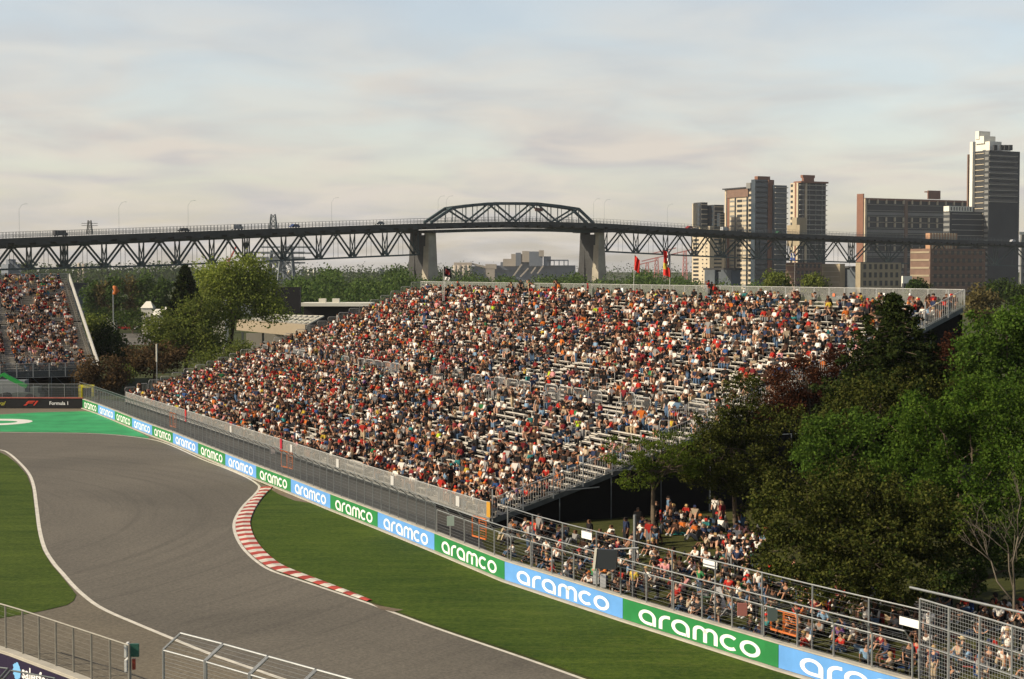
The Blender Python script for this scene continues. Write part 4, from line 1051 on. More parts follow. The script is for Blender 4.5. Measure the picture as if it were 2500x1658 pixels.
def broad(label, kind, ells, base, seed, nclump=150, per=70, leaf=.2, clump=.75, cat='tree', group=None, trunk_r=.2, gz=None, flat=.8, name='broadleaf_tree', limbs=7, shell=.5):
    """ells: pixel boxes; base: (u of trunk, distance)"""
    r = np.random.default_rng(seed); d = base[1]; X = (base[0]-1250)*d/FPX
    bx = Vector((X, d, 0)); z0 = gz if gz is not None else bank(bx)
    root = empty(name, label, cat, group, loc=(X, d, z0))
    el = [ell_px(*e, d+(dd if False else 0)) if len(e) == 4 else ell_px(*e[:4], e[4]) for e in ells]
    cs = np.array(blob_centers(el, nclump, r, shell))
    org = np.array([X, d, z0])
    o = leaves('crown', cs-org, r.uniform(.45, 1.3, len(cs))*clump, per, leaf, LM[kind], root, seed+1, flat)
    zmin = min(e[2]-e[5] for e in el); top = max(e[2]+e[5]*.6 for e in el)-z0
    fork = max(1.0, (zmin-z0)*1.05); cxm = np.mean([e[0] for e in el])-X
    mb = MB(); mb.tube([(0, 0, -.3), (0, 0, .2), (cxm*.12, 0, fork*.6), (cxm*.25, 0, fork), (cxm*.5, 0, fork+(top-fork)*.3), (cxm*.6, 0, fork+(top-fork)*.6)], .2, 7, rs=[trunk_r*1.5, trunk_r*1.1, trunk_r*.85, trunk_r*.7, trunk_r*.4, trunk_r*.06])
    mb.build('trunk', bark, root, True)
    mb = MB()
    for i in range(limbs):
        t = cs[r.integers(len(cs))]-org; s0 = Vector((cxm*.25, 0, fork*r.uniform(.85, 1.0))).lerp(Vector((cxm*.6, 0, fork+(top-fork)*.5)), r.random()*.8); e = Vector(t)
        if e.z < s0.z: e.z = s0.z+.3
        m_ = s0.lerp(e, .5)+Vector((0, 0, .25*(e-s0).length*.3)); mb.tube([s0, m_, e], .05, 5, rs=[trunk_r*.38, trunk_r*.22, trunk_r*.06])
        for _ in range(2):
            e2 = Vector(cs[r.integers(len(cs))]-org)
            if (e2-m_).length < 3.2: mb.tube([m_, m_.lerp(e2, .5)+Vector((0, 0, .1)), e2], .03, 4, rs=[trunk_r*.18, trunk_r*.1, trunk_r*.04])
    mb.build('limbs', bark, root, True)
    return root
def conifer(label, kind, apex, vbase, halfw, d, seed, leaf=.16, tiers=22, dens=1.0, group=None, gz=0, power=.85, thick=1.0, name='spruce_tree', cat='tree'):
    r = np.random.default_rng(seed); t = D(apex[0], apex[1], d); zb = ZV(vbase, d); W = halfw*d/FPX; H = t.z
    root = empty(name, label, cat, group, loc=(t.x, d, gz))
    cs = []; rs = []; mb = MB()
    for i in range(tiers):
        f = (i+.3)/tiers; z = H-(H-zb)*f; w_ = W*f**power*r.uniform(.85, 1.12)+.15
        nb_ = int(5+7*f)
        for j in range(nb_):
            a = 2*math.pi*(j+r.random()*.8)/nb_+i*.7; L = w_*r.uniform(.68, 1.12)
            for q in np.linspace(.25, 1, max(2, int(L/.7))):
                cs.append((math.cos(a)*L*q, math.sin(a)*L*q, z-gz-.18*L*q+.10*L*q*q)); rs.append(.42*(1.15-.45*q)*(.8+.3*f)*max(.7, W/5)*thick)
            mb.tube([(0, 0, z-gz), (math.cos(a)*L, math.sin(a)*L, z-gz-.10*L)], .03, 4, rs=[.05, .012])
    leaves('crown', cs, rs, int(34*dens), leaf, LM[kind], root, seed, .6, .12, 1.5)
    mb.build('branches', bark, root)
    MB().tube([(0, 0, -.3), (0, 0, H*.5), (0, 0, H-.3-gz)], .2, 7, rs=[.28, .16, .02]).build('trunk', bark, root, True)
    return root
# trees in front of the grandstand's near end
broad('small spreading locust tree with open flat crown before dark stand side', 'locust', [(1455, 1065, 1640, 1130, 95), (1560, 1050, 1720, 1120, 96), (1470, 1110, 1600, 1165, 94.5), (1600, 1100, 1745, 1170, 96), (1530, 1075, 1660, 1150, 95), (1500, 1155, 1620, 1200, 94)], (1597, 95), 101, 120, 60, .13, .55, trunk_r=.17, flat=.42, name='locust_tree', limbs=16)
conifer('tall dark spruce with pointed top in front of the back fence', 'spruce', (2180, 722), 1110, 235, 98, 102, .17, 34, 1.7, power=.66, thick=1.25)
broad('dark copper beech behind the pines, left of tall spruce', 'copper', [(1880, 870, 2060, 1010, 106), (1985, 845, 2110, 980, 107), (1830, 950, 1960, 1030, 105)], (1980, 106), 103, 130, 80, .17, .7, name='copper_beech_tree')
broad('dark copper beech between the tall spruce and the bright maple', 'copper', [(2270, 820, 2370, 950, 107), (2330, 870, 2440, 1020, 106)], (2350, 106), 104, 80, 80, .17, .7, name='copper_beech_tree')
broad('dark olive pine standing left, rising in front of the benches', 'pine', [(1760, 915, 1870, 1030, 100), (1720, 985, 1900, 1110, 99), (1690, 1000, 1800, 1080, 98), (1660, 1060, 1880, 1190, 98), (1600, 1090, 1720, 1160, 99), (1735, 1130, 1960, 1240, 97), (1850, 1000, 2000, 1150, 98), (1640, 1110, 1760, 1180, 98)], (1800, 99), 105, 330, 100, .15, .7, name='pine_tree', limbs=9)
broad('dark olive pine between tall spruce and bright maple crowns', 'pine', [(2000, 940, 2200, 1060, 94), (2120, 900, 2330, 1010, 96), (1960, 1000, 2120, 1080, 93), (2230, 870, 2340, 960, 98)], (2120, 94), 106, 190, 90, .15, .7, name='pine_tree', limbs=6)
broad('vivid green maple at the right edge beside the grandstand corner', 'maple', [(2360, 745, 2520, 880, 95), (2315, 810, 2460, 930, 95), (2350, 880, 2560, 1010, 94), (2440, 740, 2640, 900, 96)], (2470, 95), 107, 240, 100, .19, .75, name='maple_tree')
broad('vivid green maple low in the middle of the dark pines', 'maple', [(1970, 1000, 2150, 1090, 84), (1925, 1060, 2080, 1180, 83), (2060, 1080, 2200, 1180, 83), (1985, 1130, 2120, 1200, 83)], (2050, 83), 108, 190, 85, .16, .6, name='maple_tree')
broad('large light green ash filling the right edge', 'ash', [(2170, 960, 2360, 1130, 82), (2300, 920, 2520, 1120, 82), (2150, 1060, 2330, 1230, 80), (2310, 1080, 2560, 1290, 79), (2200, 1160, 2420, 1300, 78), (2400, 990, 2620, 1200, 80)], (2390, 80), 109, 420, 110, .15, .68, name='ash_tree', limbs=12)
broad('huge dark pine hanging low over the crowded lawn', 'pine', [(1840, 1170, 2040, 1330, 74), (1990, 1130, 2210, 1310, 75), (1830, 1280, 2060, 1420, 72.5), (2010, 1260, 2260, 1440, 72), (2160, 1190, 2390, 1380, 74), (1930, 1370, 2130, 1465, 71), (2110, 1370, 2300, 1480, 71), (1900, 1200, 2300, 1400, 76)], (2130, 75), 110, 480, 110, .15, .62, name='pine_tree', limbs=10)
broad('dark green thicket tree right of the huge pine', 'dark', [(2320, 1250, 2500, 1390, 75), (2240, 1330, 2420, 1450, 74), (2420, 1290, 2600, 1430, 75)], (2380, 75), 111, 120, 80, .15, .6, name='thicket_tree')
# half-bare tree on the far right
rt = empty('bare_tree', 'nearly leafless tree with thin pale branches at the right edge', 'tree', loc=(D(2483, 1500, 70).x, 70, bank(D(2483, 1500, 70))))
rr = np.random.default_rng(5); mb = MB(); tips = []
def br(p, dvec, L, r_, dep):
    q = p+dvec*L*.5+Vector((rr.normal(0, .05), rr.normal(0, .05), .02))*L; e = p+dvec*L; mb.tube([p, q, e], r_, 5, rs=[r_, r_*.8, r_*.55])
    if dep == 0: tips.append(tuple(e)); return
    for _ in range(3):
        nd2 = (dvec+Vector((rr.normal(0, .42), rr.normal(0, .42), abs(rr.normal(.12, .2))))).normalized(); br(p.lerp(e, rr.uniform(.5, 1)), nd2, L*rr.uniform(.55, .8), r_*.55, dep-1)
br(Vector((0, 0, -.2)), Vector((-.05, 0, 1)).normalized(), 3.2, .085, 4)
mb.build('trunk', mat('pale_bark', (.12, .10, .075), .9, 0, .2, 3), rt, True)
leaves('crown', tips, [.35]*len(tips), 5, .11, LM['locust'], rt, 6)
# park trees beyond the run-off, left of the big stand
broad('large pale green willow rising above the dark video screen', 'willow', [(505, 640, 600, 730, 268), (565, 632, 650, 720, 270), (610, 665, 690, 750, 270), (470, 690, 560, 780, 268), (540, 700, 640, 790, 268), (630, 735, 700, 790, 268), (480, 640, 540, 700, 270), (475, 750, 560, 850, 266)], (560, 268), 120, 380, 60, .42, 2.1, trunk_r=.5, gz=0, name='willow_tree', flat=.8)
conifer('dark pointed spruce just left of the pale willow', 'spruce', (452, 652), 850, 72, 262, 121, .5, 36, 1.4, gz=0, thick=1.6)
broad('mid green rounded tree in front of the dark park spruce', 'lime', [(440, 712, 520, 790, 246), (350, 765, 450, 850, 246), (425, 770, 530, 870, 245), (380, 800, 500, 885, 244), (470, 820, 560, 890, 244)], (450, 246), 122, 190, 60, .40, 1.9, trunk_r=.4, gz=0, name='park_tree')
broad('dark green rounded tree beside the far grandstand', 'dark', [(228, 798, 290, 860, 240), (245, 820, 320, 895, 238), (212, 830, 260, 880, 238)], (268, 238), 123, 80, 60, .38, 1.6, gz=0, name='park_tree')
broad('low brown-leaved bush at the foot of the far grandstand', 'purple', [(180, 872, 250, 945, 208), (222, 866, 296, 955, 208), (265, 885, 306, 950, 208)], (238, 208), 124, 70, 60, .34, 1.3, cat='bush', gz=0, name='ornamental_bush')
broad('wide brown-leaved bush left of the stand\'s stepped railing', 'purple', [(300, 850, 375, 910, 226), (350, 835, 430, 905, 225), (395, 850, 455, 900, 226)], (372, 226), 125, 90, 60, .34, 1.4, cat='bush', gz=0, name='ornamental_bush')
broad('small bright shrub between the two brown-leaved bushes', 'lime', [(278, 895, 330, 935, 220)], (304, 220), 126, 22, 50, .3, .9, cat='bush', gz=0, name='shrub')
broad('green shrub row behind the stepped railing of the large stand', 'lime', [(450, 862, 510, 900, 232), (500, 850, 570, 885, 236), (560, 835, 640, 872, 240)], (520, 236), 127, 46, 50, .32, 1.1, cat='bush', gz=0, name='shrub')
broad('yellow-green tree behind the far stand guard', 'lime', [(206, 772, 262, 830, 262)], (235, 262), 128, 34, 50, .4, 1.4, gz=0, name='park_tree')
for i, (a, kd, lb_) in enumerate([((206, 680, 240, 775), 'park', 'tall narrow green tree nearest the far grandstand'), ((238, 690, 275, 770), 'brown', 'thin brown budding tree beyond the lamp post'), ((262, 676, 312, 765), 'park', 'green tree behind the orange lamp globe'), ((312, 682, 334, 775), 'brown', 'slim brown poplar in the middle of the park'), ((335, 675, 378, 760), 'park', 'green tree right of the slim brown poplar'), ((372, 680, 415, 755), 'park', 'green tree left behind the dark spruce')]):
    broad(lb_, kd, [a], ((a[0]+a[2])/2, 430), 140+i, 40, 55, .7, 2.2, gz=0, name='park_tree' if kd == 'park' else 'poplar_tree', group='trees across the park')
for i, (a, dd, kd, lb_) in enumerate([((1868, 664, 1925, 720), 400, 'lime', 'round light tree behind back fence by tall apartment block'), ((1962, 672, 2012, 716), 410, 'lime', 'tree in front of the brick building behind the back fence'), ((2222, 684, 2262, 720), 410, 'dark', 'dark tree in front of pale brick block behind fence'), ((2362, 700, 2440, 790), 300, 'brown', 'yellowish tree just beyond the grandstand corner'), ((2405, 684, 2470, 730), 430, 'dark', 'dark tree right of the grandstand below dark tower'), ((2455, 700, 2520, 750), 380, 'dark', 'dark tree at the right edge below the dark tower')]):
    broad(lb_, kd, [a], ((a[0]+a[2])/2, dd), 160+i, 46, 55, .6, 2.0, gz=0, name='park_tree', group='trees behind the back fence')
# woodland masses far off
def wood(name, bands, kind, leaf, clump, per, seed):
    r = np.random.default_rng(seed); cs = []; rs = []
    for u0, u1, vt, d, n in bands:
        zt_ = ZV(vt, d)
        for _ in range(n):
            u = r.uniform(u0, u1); dd = d*(1+r.uniform(-.06, .16)); hump = .80+.20*math.sin(u*.055+d)*math.sin(u*.021)
            z = r.uniform(.25, 1)**.6*zt_*hump; cs.append(((u-1250)*dd/FPX, dd, max(1, z))); rs.append(clump*r.uniform(.7, 1.3)*d/500)
    o = leaves(name, cs, rs, per, leaf, LM[kind], None, seed, .8)
    return o
tag(wood('woodland', [(690, 800, 672, 470, 130), (790, 990, 662, 520, 300), (700, 1000, 690, 440, 200), (980, 1480, 676, 600, 420), (1100, 1200, 670, 620, 60), (1300, 1420, 672, 620, 60), (1470, 1700, 666, 600, 200), (1440, 1900, 684, 560, 200)], 'park', .9, 3.2, 55, 200), 'green woodland along the shore behind the grandstand', 'woodland', kind='stuff')
tag(wood('far_woodland', [(-60, 480, 660, 1500, 420), (640, 1150, 668, 1700, 200), (-60, 2560, 664, 2600, 500)], 'dark', 3.0, 5.0, 30, 201), 'distant tree belt along the horizon', 'woodland', kind='stuff')
tag(wood('hedge', [(196, 420, 752, 405, 120)], 'dark', .6, 1.6, 55, 202), 'dark clipped hedge across the park', 'hedge', kind='stuff')

# ------------------------------------------------------------------ BRIDGE
B0 = Vector((-42.3, 702, 0)); BD = Vector((.69, .725, 0)).normalized(); BN = Vector((-BD.y, BD.x, 0))
def bt(u):
    k = (u-1250)/FPX; return (k*B0.y-B0.x)/(BD.x-k*BD.y)
def interp(u, T):
    if u <= T[0][0]: (a, b), (c, d) = T[0], T[1]
    elif u >= T[-1][0]: (a, b), (c, d) = T[-2], T[-1]
    else:
        for i in range(len(T)-1):
            if T[i][0] <= u <= T[i+1][0]: (a, b), (c, d) = T[i], T[i+1]; break
    return b+(d-b)*(u-a)/(c-a)
VD = [(0, 583), (350, 570), (700, 557), (1000, 546.5), (1150, 543), (1250, 542), (1350, 543.5), (1450, 547.5), (1690, 561), (1800, 568), (2150, 581), (2500, 593)]
VB = [(0, 661), (350, 652), (700, 638), (1018, 624), (1440, 614), (1475, 616), (1700, 627), (1900, 636), (2100, 643), (2300, 646.5), (2500, 651)]
def bz(u, T): t = bt(u); return ZV(interp(u, T), B0.y+BD.y*t)
def BP(u, off, z): t = bt(u); return B0+BD*t+BN*off+Vector((0, 0, z))
gsteel = mat('green_bridge_steel', (.050, .078, .080), .55, .2, .25, .3)
gst2 = mat('dark_bridge_deck', (.045, .048, .045), .8, 0, .25, .2)
bstone = mat('pier_concrete', (.36, .32, .25), .9, 0, .2, .15); bpier_dark = mat('pier_dark', (.055, .055, .055), .9, 0, .25, .15)
br_ = empty('steel_bridge', 'long steel truss bridge with one arched truss span crossing the horizon', 'bridge', loc=tuple(B0))
def bb(mb, n, m, parent=None):
    o = mb.build(n, m, br_ if parent is None else parent); o.location = -Vector(br_.location) if parent is None else Vector((0, 0, 0)); return o
HWD = 7.0; TW_ = 1.5
# deck slab, kerb beam, floor beams, railing
us = [-140+i*33 for i in range(83)]
mb = MB(); rl = MB()
for i in range(len(us)-1):
    a, c = us[i], us[i+1]; za, zc_ = bz(a, VD), bz(c, VD)
    A = [BP(a, o, z) for o, z in ((-HWD-3, za), (HWD+3, za), (HWD+3, za-1.7), (-HWD-3, za-1.7))]; C_ = [BP(c, o, z) for o, z in ((-HWD-3, zc_), (HWD+3, zc_), (HWD+3, zc_-1.7), (-HWD-3, zc_-1.7))]
    mb.add(A+C_, [(0, 1, 5, 4), (1, 2, 6, 5), (2, 3, 7, 6), (3, 0, 4, 7)])
    for o in (-HWD-2.9, HWD+2.9):
        for h in (.5, .9, 1.3, 2.2): rl.beam(BP(a, o, za+h), BP(c, o, zc_+h), .10)
        for k in range(4): u = a+(c-a)*k/4; z = bz(u, VD); rl.beam(BP(u, o, z), BP(u, o, z+2.2), .13)
bb(mb, 'deck', gst2); bb(rl, 'railing', steel_d)
mb = MB(); tL = bt(-140); tR = bt(2590); t = tL
def ut(t): p = B0+BD*t; return 1250+FPX*p.x/p.y
while t < tR:
    u = ut(t); z = bz(u, VD)
    mb.beam(BP(u, -HWD-3, z-2.1), BP(u, HWD+3, z-2.1), 5.6, .9); t += 8.2
bb(mb, 'floor_beams', gst2)
def truss(u0, u1, n, name='truss_span'):
    """deck truss: bottom nodes with posts, top nodes half way"""
    t0, t1 = bt(u0), bt(u1)
    sp = None
    for off in (-TW_, TW_):
        mb = MB(); TN_ = []; BN_ = []
        for i in range(n+1):
            u = ut(t0+(t1-t0)*i/n); BN_.append(BP(u, off, bz(u, VB)+.4)); TN_.append(BP(u, off, bz(u, VD)-3.0))
        MT = []
        for i in range(n):
            u = ut(t0+(t1-t0)*(i+.5)/n); MT.append(BP(u, off, bz(u, VD)-3.0))
        allt = []
        for i in range(n): allt += [TN_[i], MT[i]]
        allt.append(TN_[-1])
        for i in range(len(allt)-1): mb.beam(allt[i], allt[i+1], .6, 1.1)
        for i in range(n): mb.beam(BN_[i], BN_[i+1], .5, .65); mb.beam(BN_[i], MT[i], .5, .62); mb.beam(MT[i], BN_[i+1], .5, .62)
        for i in range(n+1): mb.beam(BN_[i], TN_[i], .5, .5)
        for i in range(n):
            m_ = (BN_[i]+BN_[i+1])/2; mb.beam(m_, MT[i], .14, .14)
        for p in BN_: mb.box(p+Vector((0, 0, .7)), (1.6, .3, 1.4), (BD, BN, UPZ))
        bb(mb, name, gsteel)
    mb = MB()
    for i in range(n+1):
        u = ut(t0+(t1-t0)*i/n); a, c = BP(u, -TW_, bz(u, VB)+.5), BP(u, TW_, bz(u, VB)+.5); mb.beam(a, c, .5, .6)
        mb.beam(a, BP(u, TW_, bz(u, VD)-4), .3, .3); mb.beam(c, BP(u, -TW_, bz(u, VD)-4), .3, .3)
    bb(mb, 'cross_bracing', gsteel)
truss(-290, 155, 5); truss(161, 599, 5); truss(604, 1016, 5)
truss(1476, 1760, 4); truss(1764, 2075, 4); truss(2079, 2330, 3); truss(2334, 2600, 3)
HWA = 2.2
# arched through truss over the channel
AN = [(1044, None), (1096, 508.5), (1146, 502), (1200, 497), (1251, 497), (1302, 497.5), (1353, 503), (1404, 510.5), (1441, None)]
for off in (-HWA, HWA):
    mb = MB(); top = []; bot = []
    for u, v in AN:
        du = (u-1044)/397; zb = bz(u, VD)+.3; b_ = BP(u, off, zb); bot.append(b_)
        if v is None: top.append(b_)
        else: tt = bt(u); dist = B0.y+BD.y*tt; top.append(BP(u, off, ZV(v, dist)))
    for i in range(len(AN)-1):
        mb.beam(top[i], top[i+1], 1.0, 1.2); mb.beam(bot[i]-UPZ*1.5, bot[i+1]-UPZ*1.5, .8, 1.6); mb.beam(bot[i]-UPZ*4.0, bot[i+1]-UPZ*4.0, .8, 1.4)
        if 0 < i < len(AN)-1: mb.beam(bot[i], top[i], .45, .5)
    for i in range(1, len(AN)-2):
        mm_ = (bot[i]+bot[i+1])/2; tm = (top[i]+top[i+1])/2; mb.beam(mm_, tm, .3, .35)
        if i % 2: mb.beam(top[i], bot[i+1], .6, .7); mb.beam((top[i]+bot[i+1])/2, mm_, .3, .3)
        else: mb.beam(bot[i], top[i+1], .6, .7); mb.beam((bot[i]+top[i+1])/2, mm_, .3, .3)
    bb(mb, 'arched_truss', gsteel)
mb = MB()
for i, (u, v) in enumerate(AN):
    if v: dist = B0.y+BD.y*bt(u); z = ZV(v, dist); mb.beam(BP(u, -HWA, z), BP(u, HWA, z), .5, .6)
for i in range(1, 7):
    (u, v), (u2, v2) = AN[i], AN[i+1]; mb.beam(BP(u, -HWA, ZV(v, B0.y+BD.y*bt(u))), BP(u2, HWA, ZV(v2, B0.y+BD.y*bt(u2))), .35, .4)
bb(mb, 'top_bracing', gsteel)
MB().box(BP(1288, -HWD-.3, bz(1288, VD)+5.8), (5.4, .2, 1.6), (BD, BN, UPZ)).build('direction_sign', mat('brown_sign', (.16, .07, .05), .6), br_).location = -Vector(br_.location)
# piers: tapered concrete shafts; far shaft, cross wall and cap coloured darker
def pier(u0, u1, ztop_, dark=False, w0=0):
    uc = (u0+u1)/2; t = bt(uc); z1 = bz(uc, VD)-ztop_
    wd = 3.5 if not dark else 4.6
    for off in ((-4.6, 4.6) if not dark else (-5.5, 5.5)):
        mb = MB(); b0_ = []; 
        for z, k in (((-3, 1.0), (z1*.52, .86), (z1*.52, .80), (z1, .62)) if not dark else ((-3, 1.0), (z1*.5, .98), (z1*.5, .97), (z1, .95))):
            for sx, sy in ((-1, -1), (1, -1), (1, 1), (-1, 1)): b0_.append(B0+BD*(t+sx*wd*k)+BN*(off+sy*(2.6 if not dark else 4)*k*.9)+UPZ*z)
        fs = []
        for r_ in range(3):
            for j in range(4): fs.append((r_*4+j, r_*4+(j+1) % 4, r_*4+4+(j+1) % 4, r_*4+4+j))
        fs.append((12, 13, 14, 15)); mb.add(b0_, fs); bb(mb, 'pier_shaft', bstone if (off < 0 and not dark) else (bstone_b if dark else bpier_dark))
    mb = MB(); mb.box(B0+BD*(t-.6)+UPZ*(z1/2-1), (3.6, 8, z1), (BD, BN, UPZ)); bb(mb, 'pier_wall', bpier_dark if not dark else bstone_b)
    mb = MB(); mb.box(B0+BD*t+UPZ*(z1+.5), (wd*1.3, HWD*2+8, 1.2), (BD, BN, UPZ)); bb(mb, 'pier_cap', bpier_dark)
bstone_b = mat('pier_blue_grey_stone', (.10, .115, .13), .9, 0, .15, .15)
pier(1008, 1058, 4.2); pier(1418, 1473, 4.2)
pier(1735, 1792, 21, True); pier(2050, 2102, 19, True); pier(2282, 2335, 19, True)
for u in (157, 601): pier(u-20, u+20, 18, True)
# lamp posts, gantry towers and traffic
for i, u in enumerate((18, 260, 428, 777, 1036, 1056, 1415, 1441, 1595, 2118)):
    z = bz(u, VD); p = BP(u, -HWD-2, z); e = empty('lamp_post', f'thin lamp post on the bridge deck, {ORD[i]} from left', 'lamp post', 'lamp posts on the bridge', loc=tuple(p))
    MB().tube([(0, 0, 0), (0, 0, 10), (1.0, 0, 11.6), (2.2, .0, 12)], .035, 4).build('pole', steel_d, e); MB().box((2.6, 0, 11.95), (.6, .3, .1)).build('lamp_head', steel_d, e)
def lattice(name, lab, u, v0, v1, d, w, m, group=None, arms=0, cat='tower'):
    c = D(u, v1, d); z0 = c.z; z1 = ZV(v0, d); e = empty(name, lab, cat, group, loc=(c.x, d, z0)); H = z1-z0; mb = MB()
    n = max(3, int(H/w))
    for sx, sy in ((-1, -1), (1, -1), (1, 1), (-1, 1)): mb.beam((sx*w/2, sy*w/2, 0), (sx*w*.28, sy*w*.28, H), w*.09)
    for i in range(n):
        f0, f1 = i/n, (i+1)/n; k0 = .5-.22*f0; k1 = .5-.22*f1
        for (ax_, ay), (bx_, by) in (((-1, -1), (1, -1)), ((1, -1), (1, 1)), ((1, 1), (-1, 1)), ((-1, 1), (-1, -1))):
            mb.beam((ax_*w*k0, ay*w*k0, H*f0), (bx_*w*k1, by*w*k1, H*f1), w*.06); mb.beam((bx_*w*k0, by*w*k0, H*f0), (ax_*w*k1, ay*w*k1, H*f1), w*.06); mb.beam((ax_*w*k0, ay*w*k0, H*f0), (bx_*w*k0, by*w*k0, H*f0), w*.05)
    mb.build('lattice', m, e)
    for k in range(arms): MB().beam((-w*1.6, 0, H*(.62+.16*k)), (w*1.6, 0, H*(.62+.16*k)), w*.10).build('cross_arm', m, e)
    return e
pylm = mat('pylon_grey', (.17, .19, .20), .6, .2)
lattice('scaffold_tower', 'small scaffold mast standing on the bridge above the far stand', 219, 538, 572, 600, 1.9, mat('mast_grey', (.16, .16, .15), .7), arms=2)
lattice('scaffold_tower', 'open steel lattice box tower on the bridge above the willow', 667, 523, 559, 655, 3.0, pylm)
lattice('pylon', 'grey lattice pylon right of the willow below the bridge', 700, 598, 690, 900, 9.0, pylm, 'pylons beyond the willow', 3, 'pylon')
lattice('pylon', 'grey lattice pylon nearest the willow below the bridge', 676, 612, 690, 980, 11.0, pylm, 'pylons beyond the willow', 3, 'pylon')
vc = {'white van': ((.4, .4, .4), 560, 2.2, 4.8), 'black car': ((.02, .02, .02), 430, 1.5, 4.5), 'silver car': ((.35, .36, .37), 906, 1.5, 4.6), 'red car': ((.3, .02, .02), 1662, 1.5, 4.5), 'pale grey van': ((.5, .5, .5), 1748, 2.2, 5.5), 'blue car': ((.03, .06, .2), 700, 1.5, 4.4), 'dark grey van': ((.06, .06, .065), 130, 2.2, 5.2), 'white saloon car': ((.7, .7, .72), 2452, 1.7, 5.6), 'green car': ((.03, .1, .05), 1880, 1.5, 4.5)}
glassd = mat('dark_glass', (.02, .025, .03), .15, 0, .1, 1, spec=.5); tyre = mat('tyre_rubber', (.015, .015, .015), .9)
def vehicle(name, lab, c, p, ang, h, L, cat, group=None):
    e = empty(name, lab, cat, group, loc=tuple(p), rz=ang); m = mat('paint_'+lab.split(' on ')[0].replace(' ', '_')[:40], c, .35, 0, .04)
    mb = MB(); W = 1.8; hb = h*.55 if h < 2 else h*.5
    prof = [(-L/2, .35), (-L/2, hb), (-L*.36, hb+.02), (-L*.22, h), (L*.26, h), (L*.40, hb+.05), (L/2, hb-.1), (L/2, .35)] if h < 2 else [(-L/2, .4), (-L/2, h), (L*.30, h), (L*.38, h*.62), (L/2, h*.52), (L/2, .4)]
    k = len(prof); mb.add([(x, -W/2, z) for x, z in prof]+[(x, W/2, z) for x, z in prof], [tuple(range(k)), tuple(range(2*k-1, k-1, -1))]+[(i, (i+1) % k, k+(i+1) % k, k+i) for i in range(k)])
    mb.build('body', m, e)
    wx = [(-L*.24, L*.27)] if h < 2 else [(L*.12, L*.32)]
    MB().box(((wx[0][0]+wx[0][1])/2, 0, h*.80), (wx[0][1]-wx[0][0], W+.03, h*.22)).build('window', glassd, e)
    for sx in (-L*.32, L*.32):
        for sy in (-W/2, W/2): mbw = MB(); mbw.tube([(sx, sy-.1, .33), (sx, sy+.1, .33)], .33, 10); mbw.build('wheel', tyre, e)
for k, (c, u, h, L) in vc.items(): vehicle('bridge_vehicle', f'{k} on the bridge deck', c, BP(u, -HWD+1.5, bz(u, VD)+.02), math.atan2(BD.y, BD.x), h, L, 'van' if 'van' in k else 'truck' if 'truck' in k else 'car', 'vehicles crossing the bridge')

# ------------------------------------------------------------------ BUILDINGS
DA = Vector((-.47, .883, 0)); DB = Vector((.883, .47, 0))   # left face runs along DA, right face along DB
def blen(C, dr, u): k = (u-1250)/FPX; return (k*C.y-C.x)/(dr.x-k*dr.y)
def block(root, name, uc, ul, ur, v0, v1, d, m, z0=None):
    C = D(uc, v1, d); z1 = ZV(v0, d); zb = z0 if z0 is not None else max(-1, ZV(v1, d)); C = Vector((C.x, d, 0))
    L1 = blen(C, DA, ul); L2 = blen(C, DB, ur)
    mb = MB(); b = [C, C+DB*L2, C+DB*L2+DA*L1, C+DA*L1]
    mb.add([p+UPZ*zb for p in b]+[p+UPZ*z1 for p in b], [(0, 1, 5, 4), (1, 2, 6, 5), (2, 3, 7, 6), (3, 0, 4, 7), (4, 5, 6, 7)])
    o = mb.build(name, m, root); return o, C, L1, L2, zb, z1
def bands(root, C, dr, L, z0, z1, n, m, name='window_band', h=.5, proud=.25, a0=.03, a1=.97, other=None):
    nrm = DB if dr is DA else DA
    for i in range(n):
        zc_ = z0+(z1-z0)*(i+.55)/n; hh = (z1-z0)/n*h
        c = C+dr*(L*(a0+a1)/2)-nrm*(proud/2)+UPZ*zc_
        MB().box(c, (L*(a1-a0), proud, hh), (dr, nrm, UPZ)).build(name, m, root)
def grid(root, C, dr, L, z0, z1, nx, ny, m, name='window', fw=.5, fh=.55, proud=.15, a0=.04, a1=.96):
    nrm = DB if dr is DA else DA
    for i in range(ny):
        for j in range(nx):
            x = L*(a0+(a1-a0)*(j+.5)/nx); z = z0+(z1-z0)*(i+.5)/ny
            MB().box(C+dr*x-nrm*(proud/2)+UPZ*z, (L*(a1-a0)/nx*fw, proud, (z1-z0)/ny*fh), (dr, nrm, UPZ)).build(name, m, root)
cream = mat('cream_concrete', (.52, .44, .32), .85, 0, .1, .1); brick = mat('brown_brick', (.19, .12, .088), .9, 0, .12, .3); orange_b = mat('orange_brick', (.22, .105, .068), .9, 0, .1, .2)
glass = mat('facade_glass', (.035, .05, .065), .25, 0, .3, .05, spec=.6); darkc = mat('dark_facade', (.040, .043, .046), .6, 0, .2, .05); tan_ = mat('tan_stone', (.34, .28, .19), .9, 0, .1, .1); whitec = mat('white_concrete', (.74, .71, .62), .8, 0, .05, .1)
grey_f = mat('grey_facade', (.20, .20, .19), .8, 0, .12, .06); slabm = mat('balcony_slab', (.36, .34, .30), .8, 0, .1, .1)
